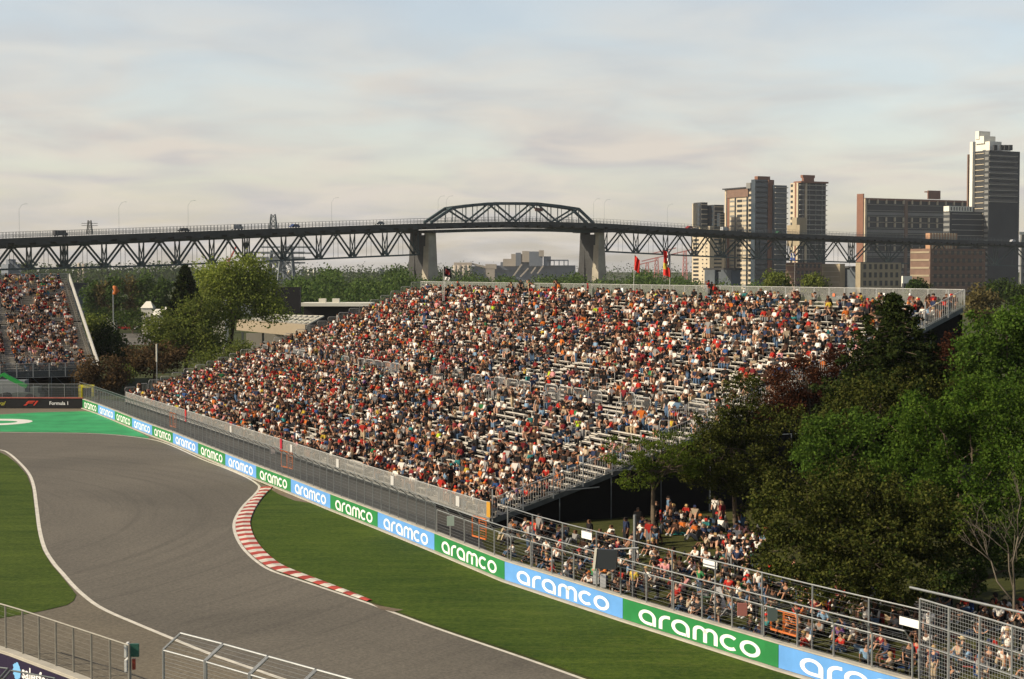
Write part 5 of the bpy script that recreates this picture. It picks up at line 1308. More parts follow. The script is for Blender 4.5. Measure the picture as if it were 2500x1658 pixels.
# 1 cream left tower
r = empty('apartment_block', 'cream apartment tower with stepped dark top, leftmost of the towers', 'building', loc=(0, 0, 0))
o, C, L1, L2, za, zb = block(r, 'wall', 1732, 1689, 1768, 552, 720, 1300, cream)
bands(r, C, DA, L1, za, zb, 17, glassd, 'balcony_opening', .5, .25, .62, .92); bands(r, C, DB, L2, za, zb, 17, glass, h=.45, a0=.3, a1=.8); grid(r, C, DA, L1, za, zb, 2, 17, glassd, 'window', .28, .3, .2, .05, .5)
for (uc, ul, ur, v0) in ((1712, 1692, 1726, 494), (1744, 1722, 1766, 500), (1758, 1738, 1768, 520)):
    o, C, L1, L2, za, zb = block(r, 'upper_storeys', uc, ul, ur, v0, 553, 1300 if uc < 1750 else 1297, darkc); grid(r, C, DA, L1, za, zb, 2, 5, glass, 'window', .6, .6); bands(r, C, DB, L2, za, zb, 5, cream, 'parapet_band', .18)
block(r, 'corner_pier', 1692, 1689, 1699, 497, 553, 1299, cream)
# 2 main tower
r = empty('apartment_block', 'tall apartment tower of cream bays and blue glass with brown brick shaft', 'building', loc=(0, 0, 0))
o, C, L1, L2, za, zb = block(r, 'wall', 1842, 1768, 1888, 458, 722, 1290, cream)
bands(r, C, DA, L1, za, zb, 21, glassd, 'balcony_opening', .5, .3, .04, .20); bands(r, C, DA, L1, za, zb, 21, glassd, 'balcony_opening', .5, .3, .42, .58)
nrm = DB
for a0, a1, m_, nm in ((.22, .27, glassd, 'recess'), (.62, .66, glassd, 'recess'), (.84, .90, orange_b, 'brick_strip'), (.90, .94, glassd, 'recess')): MB().box(C+DA*(L1*(a0+a1)/2)-DB*.2+UPZ*(za+zb)/2, (L1*(a1-a0), .4, (zb-za)*.98), (DA, DB, UPZ)).build(nm, m_, r)
bands(r, C, DA, L1, za, zb, 21, grey_f, 'spandrel', .35, .2, .28, .40); bands(r, C, DA, L1, za, zb, 21, grey_f, 'spandrel', .35, .2, .68, .82)
MB().box(C+DA*(L1*.55)-DB*.5+UPZ*(zb-3.5), (L1*.7, 1.0, 7), (DA, DB, UPZ)).build('brick_frieze', brick, r)
MB().box(C+DA*(L1*.5)+DB*(L2*.2)+UPZ*(zb+.5), (L1*1.05, L2*.6, 1.0), (DA, DB, UPZ)).build('roof_slab', darkc, r)
o, C2, L1, L2, za, zb = block(r, 'glass_tower', 1842, 1832, 1888, 438, 722, 1283, glass); bands(r, C2, DB, L2, za, zb, 22, darkc, 'spandrel', .3, .35, .02, .70)
MB().box(C2+DB*(L2*.80)-DA*.4+UPZ*(za+zb)/2, (L2*.26, .8, zb-za), (DB, DA, UPZ)).build('brick_shaft', orange_b, r)
o, C3, L1, L2, za, zb = block(r, 'right_wing', 1888, 1884, 1919, 452, 722, 1288, glass); bands(r, C3, DB, L2, za, zb, 21, slabm, 'balcony', .16, 1.4, .05, 1.03)
block(r, 'penthouse', 1850, 1840, 1878, 430, 440, 1288, orange_b); block(r, 'penthouse', 1832, 1820, 1848, 446, 460, 1292, grey_f)
# 3
r = empty('apartment_block', 'slim balconied tower with red brick penthouse behind the bridge', 'building', loc=(0, 0, 0))
o, C, L1, L2, za, zb = block(r, 'wall', 1948, 1929, 2014, 446, 700, 1500, darkc); MB().box(C+DA*(L1*.5)-DB*.4+UPZ*(za+zb)/2, (L1*1.0, .8, zb-za), (DA, DB, UPZ)).build('cream_wall', cream, r)
MB().box(C+DA*(L1*.3)-DB*.95+UPZ*(za+zb)/2, (L1*.18, .3, zb-za), (DA, DB, UPZ)).build('brick_strip', orange_b, r)
bands(r, C, DA, L1, za, zb, 19, glassd, 'balcony_opening', .45, 1.2, .66, .9)
bands(r, C, DB, L2, za, zb, 21, slabm, 'balcony', .16, 1.6, .02, 1.02); grid(r, C, DB, L2, za, zb, 4, 19, grey_f, 'pier_panel', .12, .8, .8)
MB().box(C+DB*(L2*.24)-DA*1.0+UPZ*(za+zb)/2, (L2*.05, 2, zb-za), (DB, DA, UPZ)).build('cream_fin', cream, r)
MB().box(C+DB*(L2*.5)+DA*2+UPZ*(zb+.6), (L2, L1, 1.6), (DB, DA, UPZ)).build('brick_parapet', orange_b, r)
block(r, 'penthouse', 1962, 1955, 1985, 434, 446, 1502, orange_b); block(r, 'penthouse', 1960, 1952, 1987, 427, 434, 1504, orange_b)
r = empty('low_block', 'plain tan windowless block just behind the bridge left of the slim tower', 'building', loc=(0, 0, 0))
block(r, 'wall', 1952, 1920, 1968, 549, 600, 1200, tan_); block(r, 'upper_wall', 1945, 1932, 1967, 531, 560, 1203, tan_)
# 4 long slab
r = empty('long_block', 'long brick apartment slab with dark gridded balconies behind the bridge', 'building', loc=(0, 0, 0))
o, C, L1, L2, za, zb = block(r, 'wall', 2108, 2092, 2400, 485, 700, 1600, darkc)
MB().box(C+DA*(L1*.52)-DB*.6+UPZ*((za+zb)/2+2), (L1*1.0, 1.2, zb-za+6), (DA, DB, UPZ)).build('brick_end_wall', orange_b, r)
MB().box(C+DB*(L2*.006)-DA*.9+UPZ*(za+zb)/2, (2.4, 1.8, zb-za), (DB, DA, UPZ)).build('cream_pier', cream, r)
MB().box(C+DB*(L2*.33)-DA*1.2+UPZ*(za+zb)/2, (3.4, 2.4, zb-za), (DB, DA, UPZ)).build('brick_pier', brick, r)
MB().box(C+DB*(L2*.5)-DA*.9+UPZ*(zb-.4), (L2, 1.8, 2.2), (DB, DA, UPZ)).build('brick_parapet', orange_b, r)
ny_ = 15; hz = (zb-za)/ny_
for i in range(ny_):
    z = za+hz*i; mb = MB(); mb.box(C+DB*(L2*.5)-DA*.9+UPZ*(z+.2), (L2, 1.8, .35), (DB, DA, UPZ)); mb.build('gallery_slab', slabm if i not in (11,) else cream, r)
    if i in (3, 6, 7, 10, 14, 11):
        for j in range(14): MB().box(C+DB*(L2*(.03+.07*j))-DA*1.3+UPZ*(z+hz*.55), (1.5, 1.6, hz*.7), (DB, DA, UPZ)).build('fin', cream, r)
for i in (2, 5, 9, 12): MB().box(C+DB*(L2*.5)-DA*.5+UPZ*(za+hz*(i+.5)), (L2*.97, .9, hz*.5), (DB, DA, UPZ)).build('railing_band', grey_f, r)
block(r, 'roof_box', 2266, 2261, 2293, 465, 486, 1620, orange_b); MB().box(C+DB*(L2*.56)+DA*4+UPZ*(zb+9), (14, 3, 1.2), (DB, DA, UPZ)).build('roof_frame', brick, r)
# 5 right tower
r = empty('office_tower', 'tallest dark tower with bright white crown and white side strip at the right', 'building', loc=(0, 0, 0))
o, C, L1, L2, za, zb = block(r, 'wall', 2411, 2376, 2485, 367, 720, 1250, darkc)
bands(r, C, DB, L2, ZV(500, 1250), zb-2, 9, slabm, 'balcony_edge', .10, .5, .0, .93); bands(r, C, DB, L2, ZV(500, 1250)+1, zb-2, 9, glassd, 'window_band', .5, .2, .02, .9)
bands(r, C, DA, L1, za, zb, 26, cream, 'balcony_edge', .12, .5, .35, .98); bands(r, C, DA, L1, za, zb, 26, grey_f, 'window_band', .55, .2, .04, .3)
block(r, 'white_strip', 2373, 2363, 2377, 346, 506, 1262, whitec); block(r, 'white_crown', 2416, 2377, 2440, 345, 369, 1262, whitec); block(r, 'white_crown', 2402, 2376, 2425, 332, 350, 1266, whitec); block(r, 'white_crown', 2390, 2376, 2412, 320, 340, 1270, whitec)
block(r, 'white_crown', 2426, 2420, 2462, 356, 367, 1268, whitec); block(r, 'far_side', 2362, 2357, 2366, 377, 560, 1290, brick)
for u in (2424, 2440, 2450, 2461): block(r, 'roof_vent', u, u-2, u+3, 354, 367, 1258, darkc)
r = empty('office_annex', 'lower dark annex with white top band joined to the tallest tower', 'building', loc=(0, 0, 0))
o, C, L1, L2, za, zb = block(r, 'wall', 2317, 2301, 2409, 516, 700, 1240, darkc); bands(r, C, DB, L2, za, zb, 14, slabm, 'balcony_edge', .12, .5, .05, 1.0); bands(r, C, DA, L1, za, zb, 14, grey_f, 'window_band', .5, .2)
o, C, L1, L2, za, zb = block(r, 'white_top', 2317, 2301, 2372, 503, 516, 1239, whitec); grid(r, C, DB, L2, za, zb, 8, 1, glassd, 'window', .35, .7)
# 6-8 brick blocks seen below the bridge deck
r = empty('brick_block', 'pinkish brick block under the bridge with small blue and white flag before it', 'building', loc=(0, 0, 0))
o, C, L1, L2, za, zb = block(r, 'wall', 1941, 1918, 2006, 641, 722, 900, brick); grid(r, C, DB, L2, za, zb, 6, 5, glassd, 'window', .5, .6); bands(r, C, DA, L1, za, zb, 5, tan_, 'stone_band', .12, .3); bands(r, C, DB, L2, za, zb, 5, tan_, 'stone_band', .10, .14)
r = empty('stone_block', 'blank tan stone block between the pinkish brick block and a bridge pier', 'building', loc=(0, 0, 0))
o, C, L1, L2, za, zb = block(r, 'wall', 2050, 2004, 2062, 644, 722, 905, tan_); bands(r, C, DA, L1, za, zb, 6, cream, 'stone_band', .10, .2)
r = empty('stone_block', 'tan stone block with three rows of dark windows between two bridge piers', 'building', loc=(0, 0, 0))
o, C, L1, L2, za, zb = block(r, 'wall', 2100, 2088, 2199, 641, 722, 900, tan_); grid(r, C, DB, L2, za, zb, 7, 4, glassd, 'window', .48, .62)
r = empty('brick_block', 'pinkish brick block with pale bands and windows left of dark tower', 'building', loc=(0, 0, 0))
o, C, L1, L2, za, zb = block(r, 'wall', 2270, 2221, 2404, 607, 722, 930, brick); grid(r, C, DB, L2, za, zb, 9, 6, glassd, 'window', .5, .55); bands(r, C, DA, L1, za, zb, 6, tan_, 'stone_band', .22, .3); bands(r, C, DB, L2, za, zb, 6, tan_, 'stone_band', .10, .12)
r = empty('brick_block', 'orange brick building with vertical ribs rising just above bridge deck', 'building', loc=(0, 0, 0))
o, C, L1, L2, za, zb = block(r, 'wall', 2270, 2258, 2335, 569, 640, 1180, mat('pale_orange_brick', (.42, .24, .14), .9)); grid(r, C, DB, L2, za, zb, 9, 1, cream, 'rib', .3, 1.0, .4)
r = empty('low_block', 'small building at the extreme right edge beyond the bridge', 'building', loc=(0, 0, 0))
o, C, L1, L2, za, zb = block(r, 'wall', 2492, 2488, 2560, 572, 720, 1300, grey_f); grid(r, C, DB, L2, za, zb, 5, 8, glassd, 'window', .5, .5); block(r, 'white_roof_slab', 2488, 2484, 2560, 566, 573, 1296, whitec)
r = empty('low_block', 'small white shed between two brick blocks behind the back fence', 'building', loc=(0, 0, 0))
block(r, 'wall', 2204, 2200, 2226, 674, 700, 700, whitec); block(r, 'lower_wall', 2206, 2201, 2230, 692, 712, 698, darkc)
# grain terminal in the middle distance
bl1 = mat('faded_blue_steel', (.15, .17, .20), .8, 0, .15, .02); pc = mat('silo_concrete', (.42, .36, .29), .85, 0, .08, .03)
r = empty('grain_terminal', 'distant blue and cream harbour terminal with conveyors under the arch span', 'industrial building', loc=(0, 0, 0))
def fb(u0, u1, v0, v1, m, d=2400, name='block', t=30):
    a = D(u0, v1, d); c = D(u1, v0, d); MB().box(((a.x+c.x)/2, d+t/2, (a.z+c.z)/2), (c.x-a.x, t, c.z-a.z)).build(name, m, r)
fb(1205, 1405, 648, 690, bl1); fb(1222, 1300, 640, 660, bl1, 2396); fb(1228, 1262, 632, 650, pc, 2392); fb(1248, 1275, 620, 640, pc, 2394); fb(1259, 1272, 617, 650, bl1, 2390); fb(1275, 1292, 613, 640, pc, 2388); fb(1292, 1325, 614, 650, bl1, 2386); fb(1316, 1328, 611, 626, pc, 2384); fb(1328, 1345, 626, 650, bl1, 2388)
fb(1336, 1388, 634, 637, bl1, 2388); 
for u in (1340, 1352, 1364, 1376, 1386): fb(u, u+2.2, 636, 650, bl1, 2388, 'leg', 6)
fb(1186, 1208, 656, 690, pc, 2385); fb(1185, 1212, 645, 657, pc, 2385); fb(1150, 1186, 650, 690, bl1, 2390)
for u0, u1, v0, v1 in ((1252, 1274, 676, 645), (1296, 1308, 668, 652), (1312, 1326, 668, 649), (1270, 1290, 676, 655)):
    mb = MB(); mb.beam(D(u0, v0, 2380), D(u1, v1, 2380), 2.2); mb.build('conveyor', pc, r)
mb = MB(); mb.beam(D(1150, 644, 2388), D(1186, 652, 2388), 3); mb.build('conveyor', pc, r)
r = empty('grain_silos', 'row of cream cylindrical silos left of the harbour terminal', 'silos', loc=(0, 0, 0))
for i, u in enumerate((1111, 1121, 1133, 1146)):
    c = D(u, 690, 2380); z1 = ZV(648, 2380); mb = MB(); mb.tube([(c.x, c.y, -2), (c.x, c.y, z1)], 3.9 if i else 3.4, 14); mb.build('silo', pc, r, True)
a = D(1108, 648, 2380); c = D(1152, 641, 2380); MB().box(((a.x+c.x)/2, 2384, (a.z+c.z)/2), (c.x-a.x, 8, c.z-a.z)).build('head_house', pc, r)
# harbour cranes
pk = mat('faded_red_crane', (.45, .17, .15), .8)
for i, (u, v0, v1, dd) in enumerate(((1603, 628, 682, 2300), (1625, 610, 682, 2400), (1672, 612, 682, 2350), (1580, 640, 682, 2500))):
    e = lattice('harbour_crane', f'pale red harbour crane, {ORD[i]} one listed from nearest the checkered flag' if False else ['pale red crane between the two red flags', 'tall pale red crane left of the checkered flag', 'pale red crane just right of the checkered flag', 'small pale red crane behind the red triangular flag'][i], u, v0, v1, dd, 7, pk, 'harbour cranes', cat='crane'); MB().beam((-22, 0, ZV(v0, dd)-ZV(v1, dd)-6), (16, 0, ZV(v0, dd)-ZV(v1, dd)+3), 1.6).build('jib', pk, e)
e = lattice('harbour_crane', 'red crane with leaning jib above the willow under the bridge', 556, 630, 668, 1300, 4, mat('red_crane', (.5, .1, .08), .8), cat='crane'); MB().beam((0, 0, 8), (7, 0, 22), 1.2).build('jib', MATS['red_crane'], e)
r = empty('harbour_structure', 'grey industrial structure above the far grandstand at the left edge', 'industrial building', loc=(0, 0, 0))
o, C, L1, L2, za, zb = block(r, 'wall', 20, 4, 52, 645, 672, 1100, bl1); block(r, 'upper_wall', 24, 16, 40, 633, 647, 1102, bl1); mb = MB(); mb.beam(D(22, 634, 1100), D(52, 662, 1100), 1.5); mb.build('conveyor', bl1, r)
for i, u in enumerate((194, 205)):
    c = D(u, 690, 1500); mb = MB(); mb.tube([(c.x, c.y, 0), (c.x, c.y, ZV(642+i*2, 1500))], 2.2, 10, rs=[2.6, 1.6]); tag(mb.build('chimney', pc, None, True), ['pale chimney nearest the far stand', 'pale chimney second from the far stand'][i], 'chimney', 'chimneys on the horizon')
rr = random.Random(4); 
for i in range(16):     # low city buildings along the horizon
    u = rr.uniform(680, 990) if i < 12 else rr.uniform(230, 420); r0 = empty('distant_house', None, None); wv = rr.uniform(4, 12); v0 = rr.uniform(656, 663)
    root = r0; o, C, L1, L2, za, zb = block(root, 'wall', u, u-wv*.4, u+wv, v0, 672, 2000, rr.choice([pc, whitec, bl1, tan_])); bands(root, C, DB, L2, za, zb, 2, grey_f, h=.3, a0=.1, a1=.9)
    tag(root, 'small pale building on the far horizon behind the woodland', 'building', 'low buildings on the horizon')

# ------------------------------------------------------------------ PARK OBJECTS
dark_s = mat('screen_black', (.008, .008, .009), .7)
e = empty('video_screen', 'big black video screen seen from behind, beside the willow', 'screen', loc=(0, 0, 0))
a = D(664, 765, 330); c = D(732, 701, 330); MB().box(((a.x+c.x)/2, 331, (a.z+c.z)/2), (c.x-a.x, 1.6, c.z-a.z)).build('screen_box', dark_s, e)
for x in (a.x+1, c.x-1): MB().beam((x, 331.5, 0), (x, 331.5, c.z-.3), .4).build('leg', dark_s, e)
a = D(576, 806, 285); c = D(742, 782, 285); ps = empty('pavilion', 'low tan fascia pavilion with white lattice roof frame beside the stand', 'pavilion', loc=(0, 0, 0))
tp = mat('tan_fascia', (.40, .33, .24), .8, 0, .06, .2)
A = D(577, 806, 285); A2 = D(579, 781, 285); Bq = D(745, 823, 278); B2 = D(745, 793, 278); th = Vector((.5, 3, 0))
MB().add([A, Bq, B2, A2, A+th, Bq+th, B2+th, A2+th], [(0, 1, 2, 3), (7, 6, 5, 4), (0, 4, 5, 1), (1, 5, 6, 2), (2, 6, 7, 3), (3, 7, 4, 0)]).build('fascia', tp, ps)
wf = mat('white_frame', (.62, .59, .50), .6)
mb = MB(); P0, P1, P2, P3 = D(609, 783, 286.5), D(745, 795, 281), D(790, 772, 294), D(630, 768, 300)
for i in range(13):
    f = i/12; mb.beam(P0.lerp(P1, f), P3.lerp(P2, f), .22)
    if i < 12: mb.beam(P0.lerp(P1, f), P3.lerp(P2, min(1, f+.16)), .16)
for f in (0, .33, .66, 1): mb.beam(P0.lerp(P3, f), P1.lerp(P2, f), .22)
mb.build('roof_lattice', wf, ps)
for u in (590, 640, 700): p = D(u, 815, 286); MB().beam((p.x, 287, 0), (p.x, 287, 5.9), .35).build('column', steel_d, ps)
p = D(650, 835, 290); MB().box((p.x+4, 292, 3), (16, .4, 5)).build('back_wall', mat('pale_panel', (.30, .28, .24), .8), ps)
e = empty('long_roof_building', 'long low building with bright white roof edge behind the stand', 'building', loc=(0, 0, 0))
a = D(731, 748, 335); c = D(905, 740, 335); MB().box(((a.x+c.x)/2, 340, (a.z+c.z)/2), (c.x-a.x, 10, c.z-a.z)).build('roof_edge', whitec, e)
MB().box(((a.x+c.x)/2, 342, a.z/2), (c.x-a.x-1, 8, a.z-.2)).build('wall', dark_s, e)
for u in (785, 818): p = D(u, 739, 338); MB().box((p.x, 340, p.z+.3), (1.5, 1.5, 1.1)).build('roof_unit', wf, e)
for i, (u0, u1, v0, v1, d) in enumerate(((368, 396, 755, 772, 395), (392, 425, 748, 762, 410), (258, 280, 748, 757, 440), (515, 548, 752, 790, 300), (345, 372, 736, 760, 425))):
    a = D(u0, v1, d); c = D(u1, v0, d); W_ = c.x-a.x; H_ = c.z
    e = empty('tent', ['white box tent beside the dark park spruce', 'white tent roof just left of the dark spruce', 'small white car-like tent left in the park', 'pale cabin wall glimpsed behind the rounded tree', 'grey white tent behind the tall park trees'][i], 'tent', loc=(a.x, d, 0))
    MB().box((W_/2, 2, H_*.4), (W_, 4, H_*.8)).build('wall', wf, e); mb = MB(); z = H_*.8; mb.add([(-.2, -.2, z), (W_+.2, -.2, z), (W_+.2, 4.2, z), (-.2, 4.2, z), (W_*.3, 2, H_), (W_*.7, 2, H_)], [(0, 1, 5, 4), (1, 2, 5), (2, 3, 4, 5), (3, 0, 4), (0, 3, 2, 1)]); mb.build('roof', whitec, e)
for i, (u, c) in enumerate(((294, (.4, .02, .02)), (318, (.35, .03, .02)), (345, (.65, .65, .62)))):
    p = G(u, 806, 0); vehicle('parked_car', ['red parked car nearest the lamp post in the park', 'second red parked car in the park', 'white parked car beside the red ones in the park'][i], c, p, .1, 1.5, 3.9, 'car', 'cars parked in the park')
pg = [G(200, 815), G(470, 812), G(520, 840), G(200, 842)]; MB().poly([Vector((p.x, p.y, -.03)) for p in pg]).build('park_road', mat('pale_road', (.14, .13, .115), .9))['kind'] = 'structure'
def pole(name, lab, u, v0, v1, m, r_=.06, extra=None, cat='pole', d=None):
    p = G(u, v1) if d is None else D(u, v1, d); z1 = ZV(v0, p.y); e = empty(name, lab, cat, loc=(p.x, p.y, 0)); MB().tube([(0, 0, 0), (0, 0, z1)], r_, 6).build('pole', m, e); return e, z1
e, z = pole('lamp_post', 'park lamp post with orange round lamp', 277, 708, 800, steel, .12, cat='lamp post', d=330); mb = MB(); mb.tube([(.0, 0, z-.9), (.4, 0, z-.6), (.8, 0, z-.2), (.4, 0, z+.5), (0, 0, z+.8)], .5, 10, rs=[.2, .5, .62, .5, .15]); mb.build('lamp_globe', mat('orange_globe', (.45, .13, .03), .6), e, True)
e, z = pole('camera_pole', 'slim pole with white top standing before the wide brown bush', 383, 840, 905, steel, .07, d=214); MB().tube([(0, 0, z-2.4), (0, 0, z)], .12, 8).build('white_box', wf, e)
# green telehandler and truck behind the black wall
gg = mat('crane_green', (.02, .28, .05), .5)
e = empty('telehandler', 'bright green crane boom machine behind the black wall', 'crane', loc=(D(30, 950, 202).x, 202, 0))
p = [D(8, 913, 202), D(22, 922, 202), D(66, 944, 202)]; o3 = Vector(e.location)
MB().beam(p[0]-o3, p[1]-o3, .5).build('boom', gg, e); MB().beam(p[1]-o3, p[2]-o3, .5).build('boom', gg, e); MB().beam(p[0]-o3, D(-20, 935, 202)-o3, .3).build('boom', gg, e)
MB().box(D(88, 955, 202)-o3, (1.0, 1.6, 1.2)).build('cab', mat('machine_grey', (.08, .10, .09), .6), e); MB().box(D(70, 964, 202)-o3, (3.6, 2.2, .6)).build('chassis', MATS['machine_grey'], e)
for x in (-1, 2.6): mb = MB(); mb.tube([(x, -1.2, .7), (x, 1.2, .7)], .7, 12); mb.build('wheel', tyre, e)
vehicle('truck', 'grey truck with white cab windows behind the black wall', (.25, .27, .28), (D(14, 960, 204).x, 204, 0), math.pi, 2.9, 5.5, 'truck')
# flags
def flag(lab, u, v0, v1, d, wpx, hpx, m, parts=None, lean=.25, pole_m=rail_m):
    top = D(u, v0, d); e = empty('flag', lab, 'flag', loc=(top.x, d, ZV(v1, d))); H = top.z-ZV(v1, d)
    MB().tube([(-.1, 0, 0), (0, 0, H)], .03, 5).build('flagpole', pole_m, e)
    W = wpx*d/FPX; Hh = hpx*d/FPX; mb = MB(); nx, nz_ = 8, 8; vs = []; fs = []; mi = []
    for j in range(nz_+1):
        for i in range(nx+1):
            x = W*i/nx; z = H-.05-Hh*j/nz_-abs(x)*lean*(1-.3*j/nz_); vs.append((x, .12*math.sin(i*1.3+j*.5), z))
    for j in range(nz_):
        for i in range(nx): fs.append((j*(nx+1)+i, j*(nx+1)+i+1, (j+1)*(nx+1)+i+1, (j+1)*(nx+1)+i)); mi.append(parts(i, j) if parts else 0)
    b = len(mb.v); mb.v += vs; mb.f += fs; mb.m += mi
    o = mb.build('cloth', m, e); md = o.modifiers.new('t', 'SOLIDIFY'); md.thickness = .01
blk = mat('flag_black', (.012, .01, .012), .8); fr_ = mat('flag_red', (.60, .03, .02), .7); fw_ = mat('flag_white', (.75, .73, .7), .7); fy = mat('flag_yellow', (.6, .45, .05), .7); fb_ = mat('flag_blue', (.04, .1, .4), .7)
flag('black flag with dark red emblem above the back row', 1083, 649, 735, 190, 19, 22, [blk, mat('flag_maroon', (.25, .02, .02), .8)], lambda i, j: 1 if 2 <= i <= 5 and 2 <= j <= 5 else 0, .45)
flag('white flag just below the black flag', 1086, 674, 735, 190.5, 12, 9, fw_)
flag('red pennant flag on a thin pole above the back row', 1549, 620, 735, 165, 13, 38, fr_, None, 1.1)
flag('red flag with black and white checks and yellow patch', 1637, 618, 735, 160, -17, 58, [fr_, fw_, blk, fy], lambda i, j: ((1 if (i+j) % 2 else 2) if j < 5 and i < 4 else 3 if j in (4, 5) and i >= 4 else 0), -.5)
flag('small blue and white flag beside tall pole below the bridge', 1941, 619, 706, 420, -11, 17, [fb_, fw_], lambda i, j: 1 if i in (3, 4) or j in (3, 4) else 0, -.2)
# panels, gates and furniture on the fences
def on_wall(u, v, z): return G(u, v, z)
def sheet(lab, u0, v0, u1, v1, z, name='blank_sheet', m=None, slope=.30):
    a = G((u0+u1)/2, (v0+v1)/2, z); wd = (u1-u0)*a.y/FPX; h = (v1-v0)*a.y/FPX; k = Vector((dlast.x, dlast.y, 0)).normalized()
    foreshort = abs(k.x-(a.x/a.y)*k.y)
    o = MB().box(a, (wd/foreshort, .03, h), (k, Vector((-k.y, k.x, 0)), UPZ)).build(name, m or m_wt); tag(o, lab, 'notice board', 'blank white sheets on the fence' if m is None else None); return o
sheet('blank white sheet on the tall wire fence near the locust tree', 1420, 1296, 1445, 1316, 2.95)
sheet('blank white sheet on the tall wire fence below the green blankets', 1717, 1369, 1751, 1386, 2.95)
sheet('largest blank white sheet, left of the tall square mesh fence', 2196, 1510, 2244, 1530, 2.9)
e = empty('display_board', 'dark tilted display board with pale side frame on a fence post', 'display board', loc=(0, 0, 0))
a = G(1482, 1365, 3.0); k = Vector((.9, -.25, 0)).normalized(); n_ = Vector((-k.y, k.x, 0)); ub = (UPZ+k*.10).normalized()
MB().box(a, (1.0, .25, .95), (k, n_, ub)).build('panel', mat('dark_panel', (.03, .035, .04), .4), e); MB().box(a-k*.58, (.12, .3, 1.0), (k, n_, ub)).build('side_frame', wf, e); MB().tube([a+k*.3+ub*.5, a+k*1.5+ub*.62], .05, 6).build('bracket', steel, e)
pw = at_len(wl, arclen(wl), 0); q = G(1549, 1463); q.z = 0; MB().tube([q, (q.x, q.y, 4.4)], .08, 8).build('pole', steel, e)
org_m = mat('orange_gate', (.62, .16, .03), .6)
for i, (u, v, w_, h_) in enumerate(((1862, 1600, 1.7, .95), (1128, 1352, 1.6, 1.2), (668, 1170, 2.2, 1.3), (396, 1064, 1.8, 1.4))):
    a = G(u, v, 0)+Vector((.85, .45, 0))*1.2; k = Vector((dlast.x, dlast.y, 0)).normalized(); e = empty('orange_gate', ['orange framed gate nearest the camera behind the green board', 'orange framed gate where the lawn fence begins', 'orange framed gate behind the wall above the kerb', 'smallest orange framed gate far down the wall'][i], 'gate', 'orange gates in the debris fence', loc=tuple(a))
    for x in (-w_/2, 0, w_/2): MB().beam(k*x+UPZ*.9, k*x+UPZ*(.9+h_), .08).build('upright', org_m, e)
    for z in (.9, .9+h_): MB().beam(-k*w_/2+UPZ*z, k*w_/2+UPZ*z, .08).build('crossbar', org_m, e)
    mb = MB()
    for j in range(1, 8): mb.beam(UPZ*(.9+h_*j/8), k*w_/2+UPZ*(.9+h_*j/8), .02)
    mb.build('grille', org_m, e)
for i, (u, v, z, c) in enumerate(((1812, 1488, 2.3, 'red'), (1886, 1500, 2.3, 'dark'), (665, 1100, 2.4, 'pale'), (1100, 1272, 2.6, 'pale green'))):
    a = G(u, v, z); o = MB().box(a, (.42, .08, .55)).build('notice_plate', {'red': mat('plate_red', (.4, .15, .12), .7), 'dark': mat('plate_dark', (.10, .13, .12), .7), 'pale': mat('plate_pale', (.5, .42, .38), .7), 'pale green': mat('plate_green', (.35, .42, .36), .7)}[c]); tag(o, f'{c} number plate fixed to a debris fence post', 'sign')
for i, (u, v, s_) in enumerate(((1455, 1410, .5), (1472, 1418, .5))): a = G(u, v, .9); MB().box(a, (.3, .05, .7)).build('paper_sheet', m_wt).__setitem__('label', ['left white paper pinned low on the lawn fence', 'right white paper pinned low on the lawn fence'][i]); o = bpy.data.objects[-1]
for o in bpy.data.objects:
    if o.name.startswith('paper_sheet'): o['category'] = 'paper'
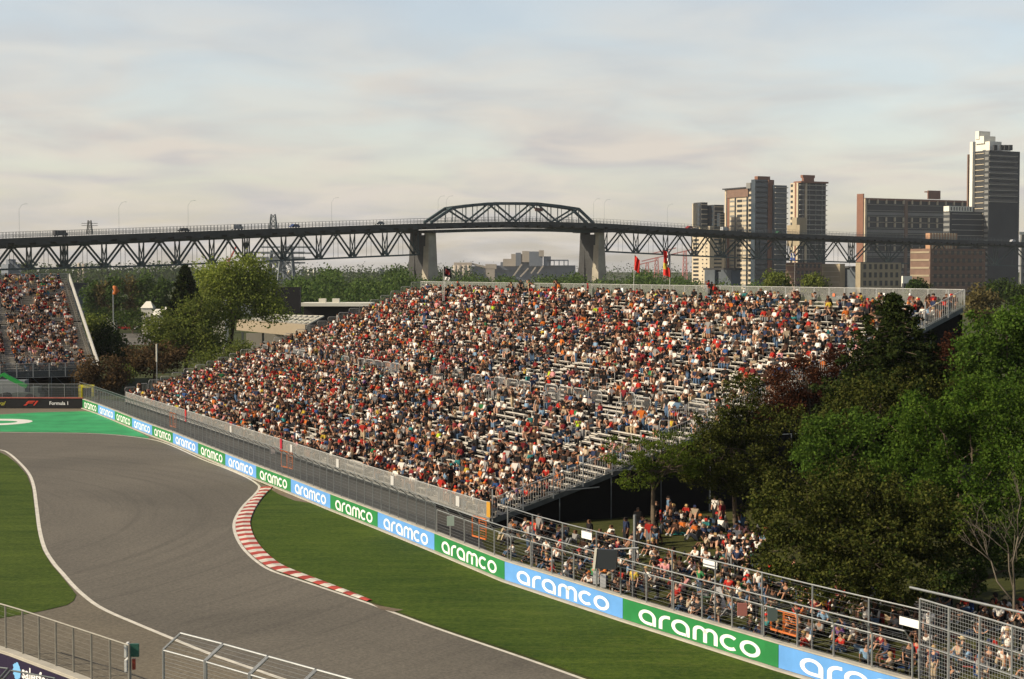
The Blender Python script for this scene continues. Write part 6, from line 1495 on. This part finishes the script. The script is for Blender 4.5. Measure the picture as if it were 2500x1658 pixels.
# blankets, bags on the lawn
for i, (u, v, rz, sz, c, lb_) in enumerate(((1790, 1362, .5, (2.6, .9), (.06, .26, .12), 'green blanket spread on the sunny bank'), (1665, 1306, .2, (1.5, .8), (.02, .20, .17), 'teal blanket bundled beneath the spectators by the locust tree'), (1750, 1332, .3, (1.6, .8), (.03, .07, .25), 'dark blue blanket on the sunny bank'))):
    p = G(u, v, .5); p.z = bank(p)+.01; mb = MB(); nx = 10; vs = []; 
    for a_ in range(nx+1):
        for b_ in range(nx+1): vs.append((p.x+math.cos(rz)*(a_/nx-.5)*sz[0]-math.sin(rz)*(b_/nx-.5)*sz[1], p.y+math.sin(rz)*(a_/nx-.5)*sz[0]+math.cos(rz)*(b_/nx-.5)*sz[1], p.z+.05*abs(math.sin(a_*1.7+b_))))
    mb.add(vs, [(a_*(nx+1)+b_, a_*(nx+1)+b_+1, (a_+1)*(nx+1)+b_+1, (a_+1)*(nx+1)+b_) for a_ in range(nx) for b_ in range(nx)]); tag(mb.build('blanket', mat('blanket_%d' % i, c, .9), smooth=True), lb_, 'blanket')
e = empty('sign_stand', 'white A-shaped panel standing on the lawn behind the green board', 'sign', loc=tuple(G(1755, 1500, 0)))
MB().add([(-.5, 0, 0), (.5, 0, 0), (.12, .3, 1.3), (-.12, .3, 1.3), (-.5, .05, 0), (.5, .05, 0), (.12, .35, 1.3), (-.12, .35, 1.3)], [(0, 1, 2, 3), (7, 6, 5, 4), (0, 4, 5, 1), (1, 5, 6, 2), (2, 6, 7, 3), (3, 7, 4, 0)]).build('panel', fw_, e)
# red banners hung on the stand's front fence, backpack on the fence
for i, (u, v, h_, c) in enumerate(((452, 1005, 1.3, (.45, .02, .02)), (683, 1085, 1.2, (.40, .02, .04)), (1192, 1240, 1.0, (.5, .26, .03)))):
    k = bt; den = None
    best = min((abs(PR(SM.P(a_, -.3, .6))[0]-u), a_) for a_ in np.linspace(0, LEN, 400))[1]
    c0 = SM.P(best, -.22, Z0+1.0-h_/2+.1); tag(MB().box(c0, (.55, .04, h_), (UA, NB, UPZ)).build('banner', mat('banner_%d' % i, c, .8)), ['red banner at the far end of the front fence', 'dark red banner in the middle of the front fence', 'orange cloth at the near end of the front fence'][i], 'banner')
# ------------------------------------------------------------------ HAZE
mh = bpy.data.materials.new('haze_air'); mh.use_nodes = True; t = mh.node_tree; t.nodes.clear(); o_ = N(t, 'ShaderNodeOutputMaterial'); pv = N(t, 'ShaderNodeVolumePrincipled'); pv.inputs['Color'].default_value = (.80, .82, .86, 1); pv.inputs['Density'].default_value = .00006; pv.inputs['Anisotropy'].default_value = .2
t.links.new(pv.outputs[0], o_.inputs['Volume'])
ho = MB().box((600, 1450, 64), (6000, 3700, 132)).build('haze', mh); ho['kind'] = 'stuff'; ho['label'] = 'thin pale haze hanging over the far shore'
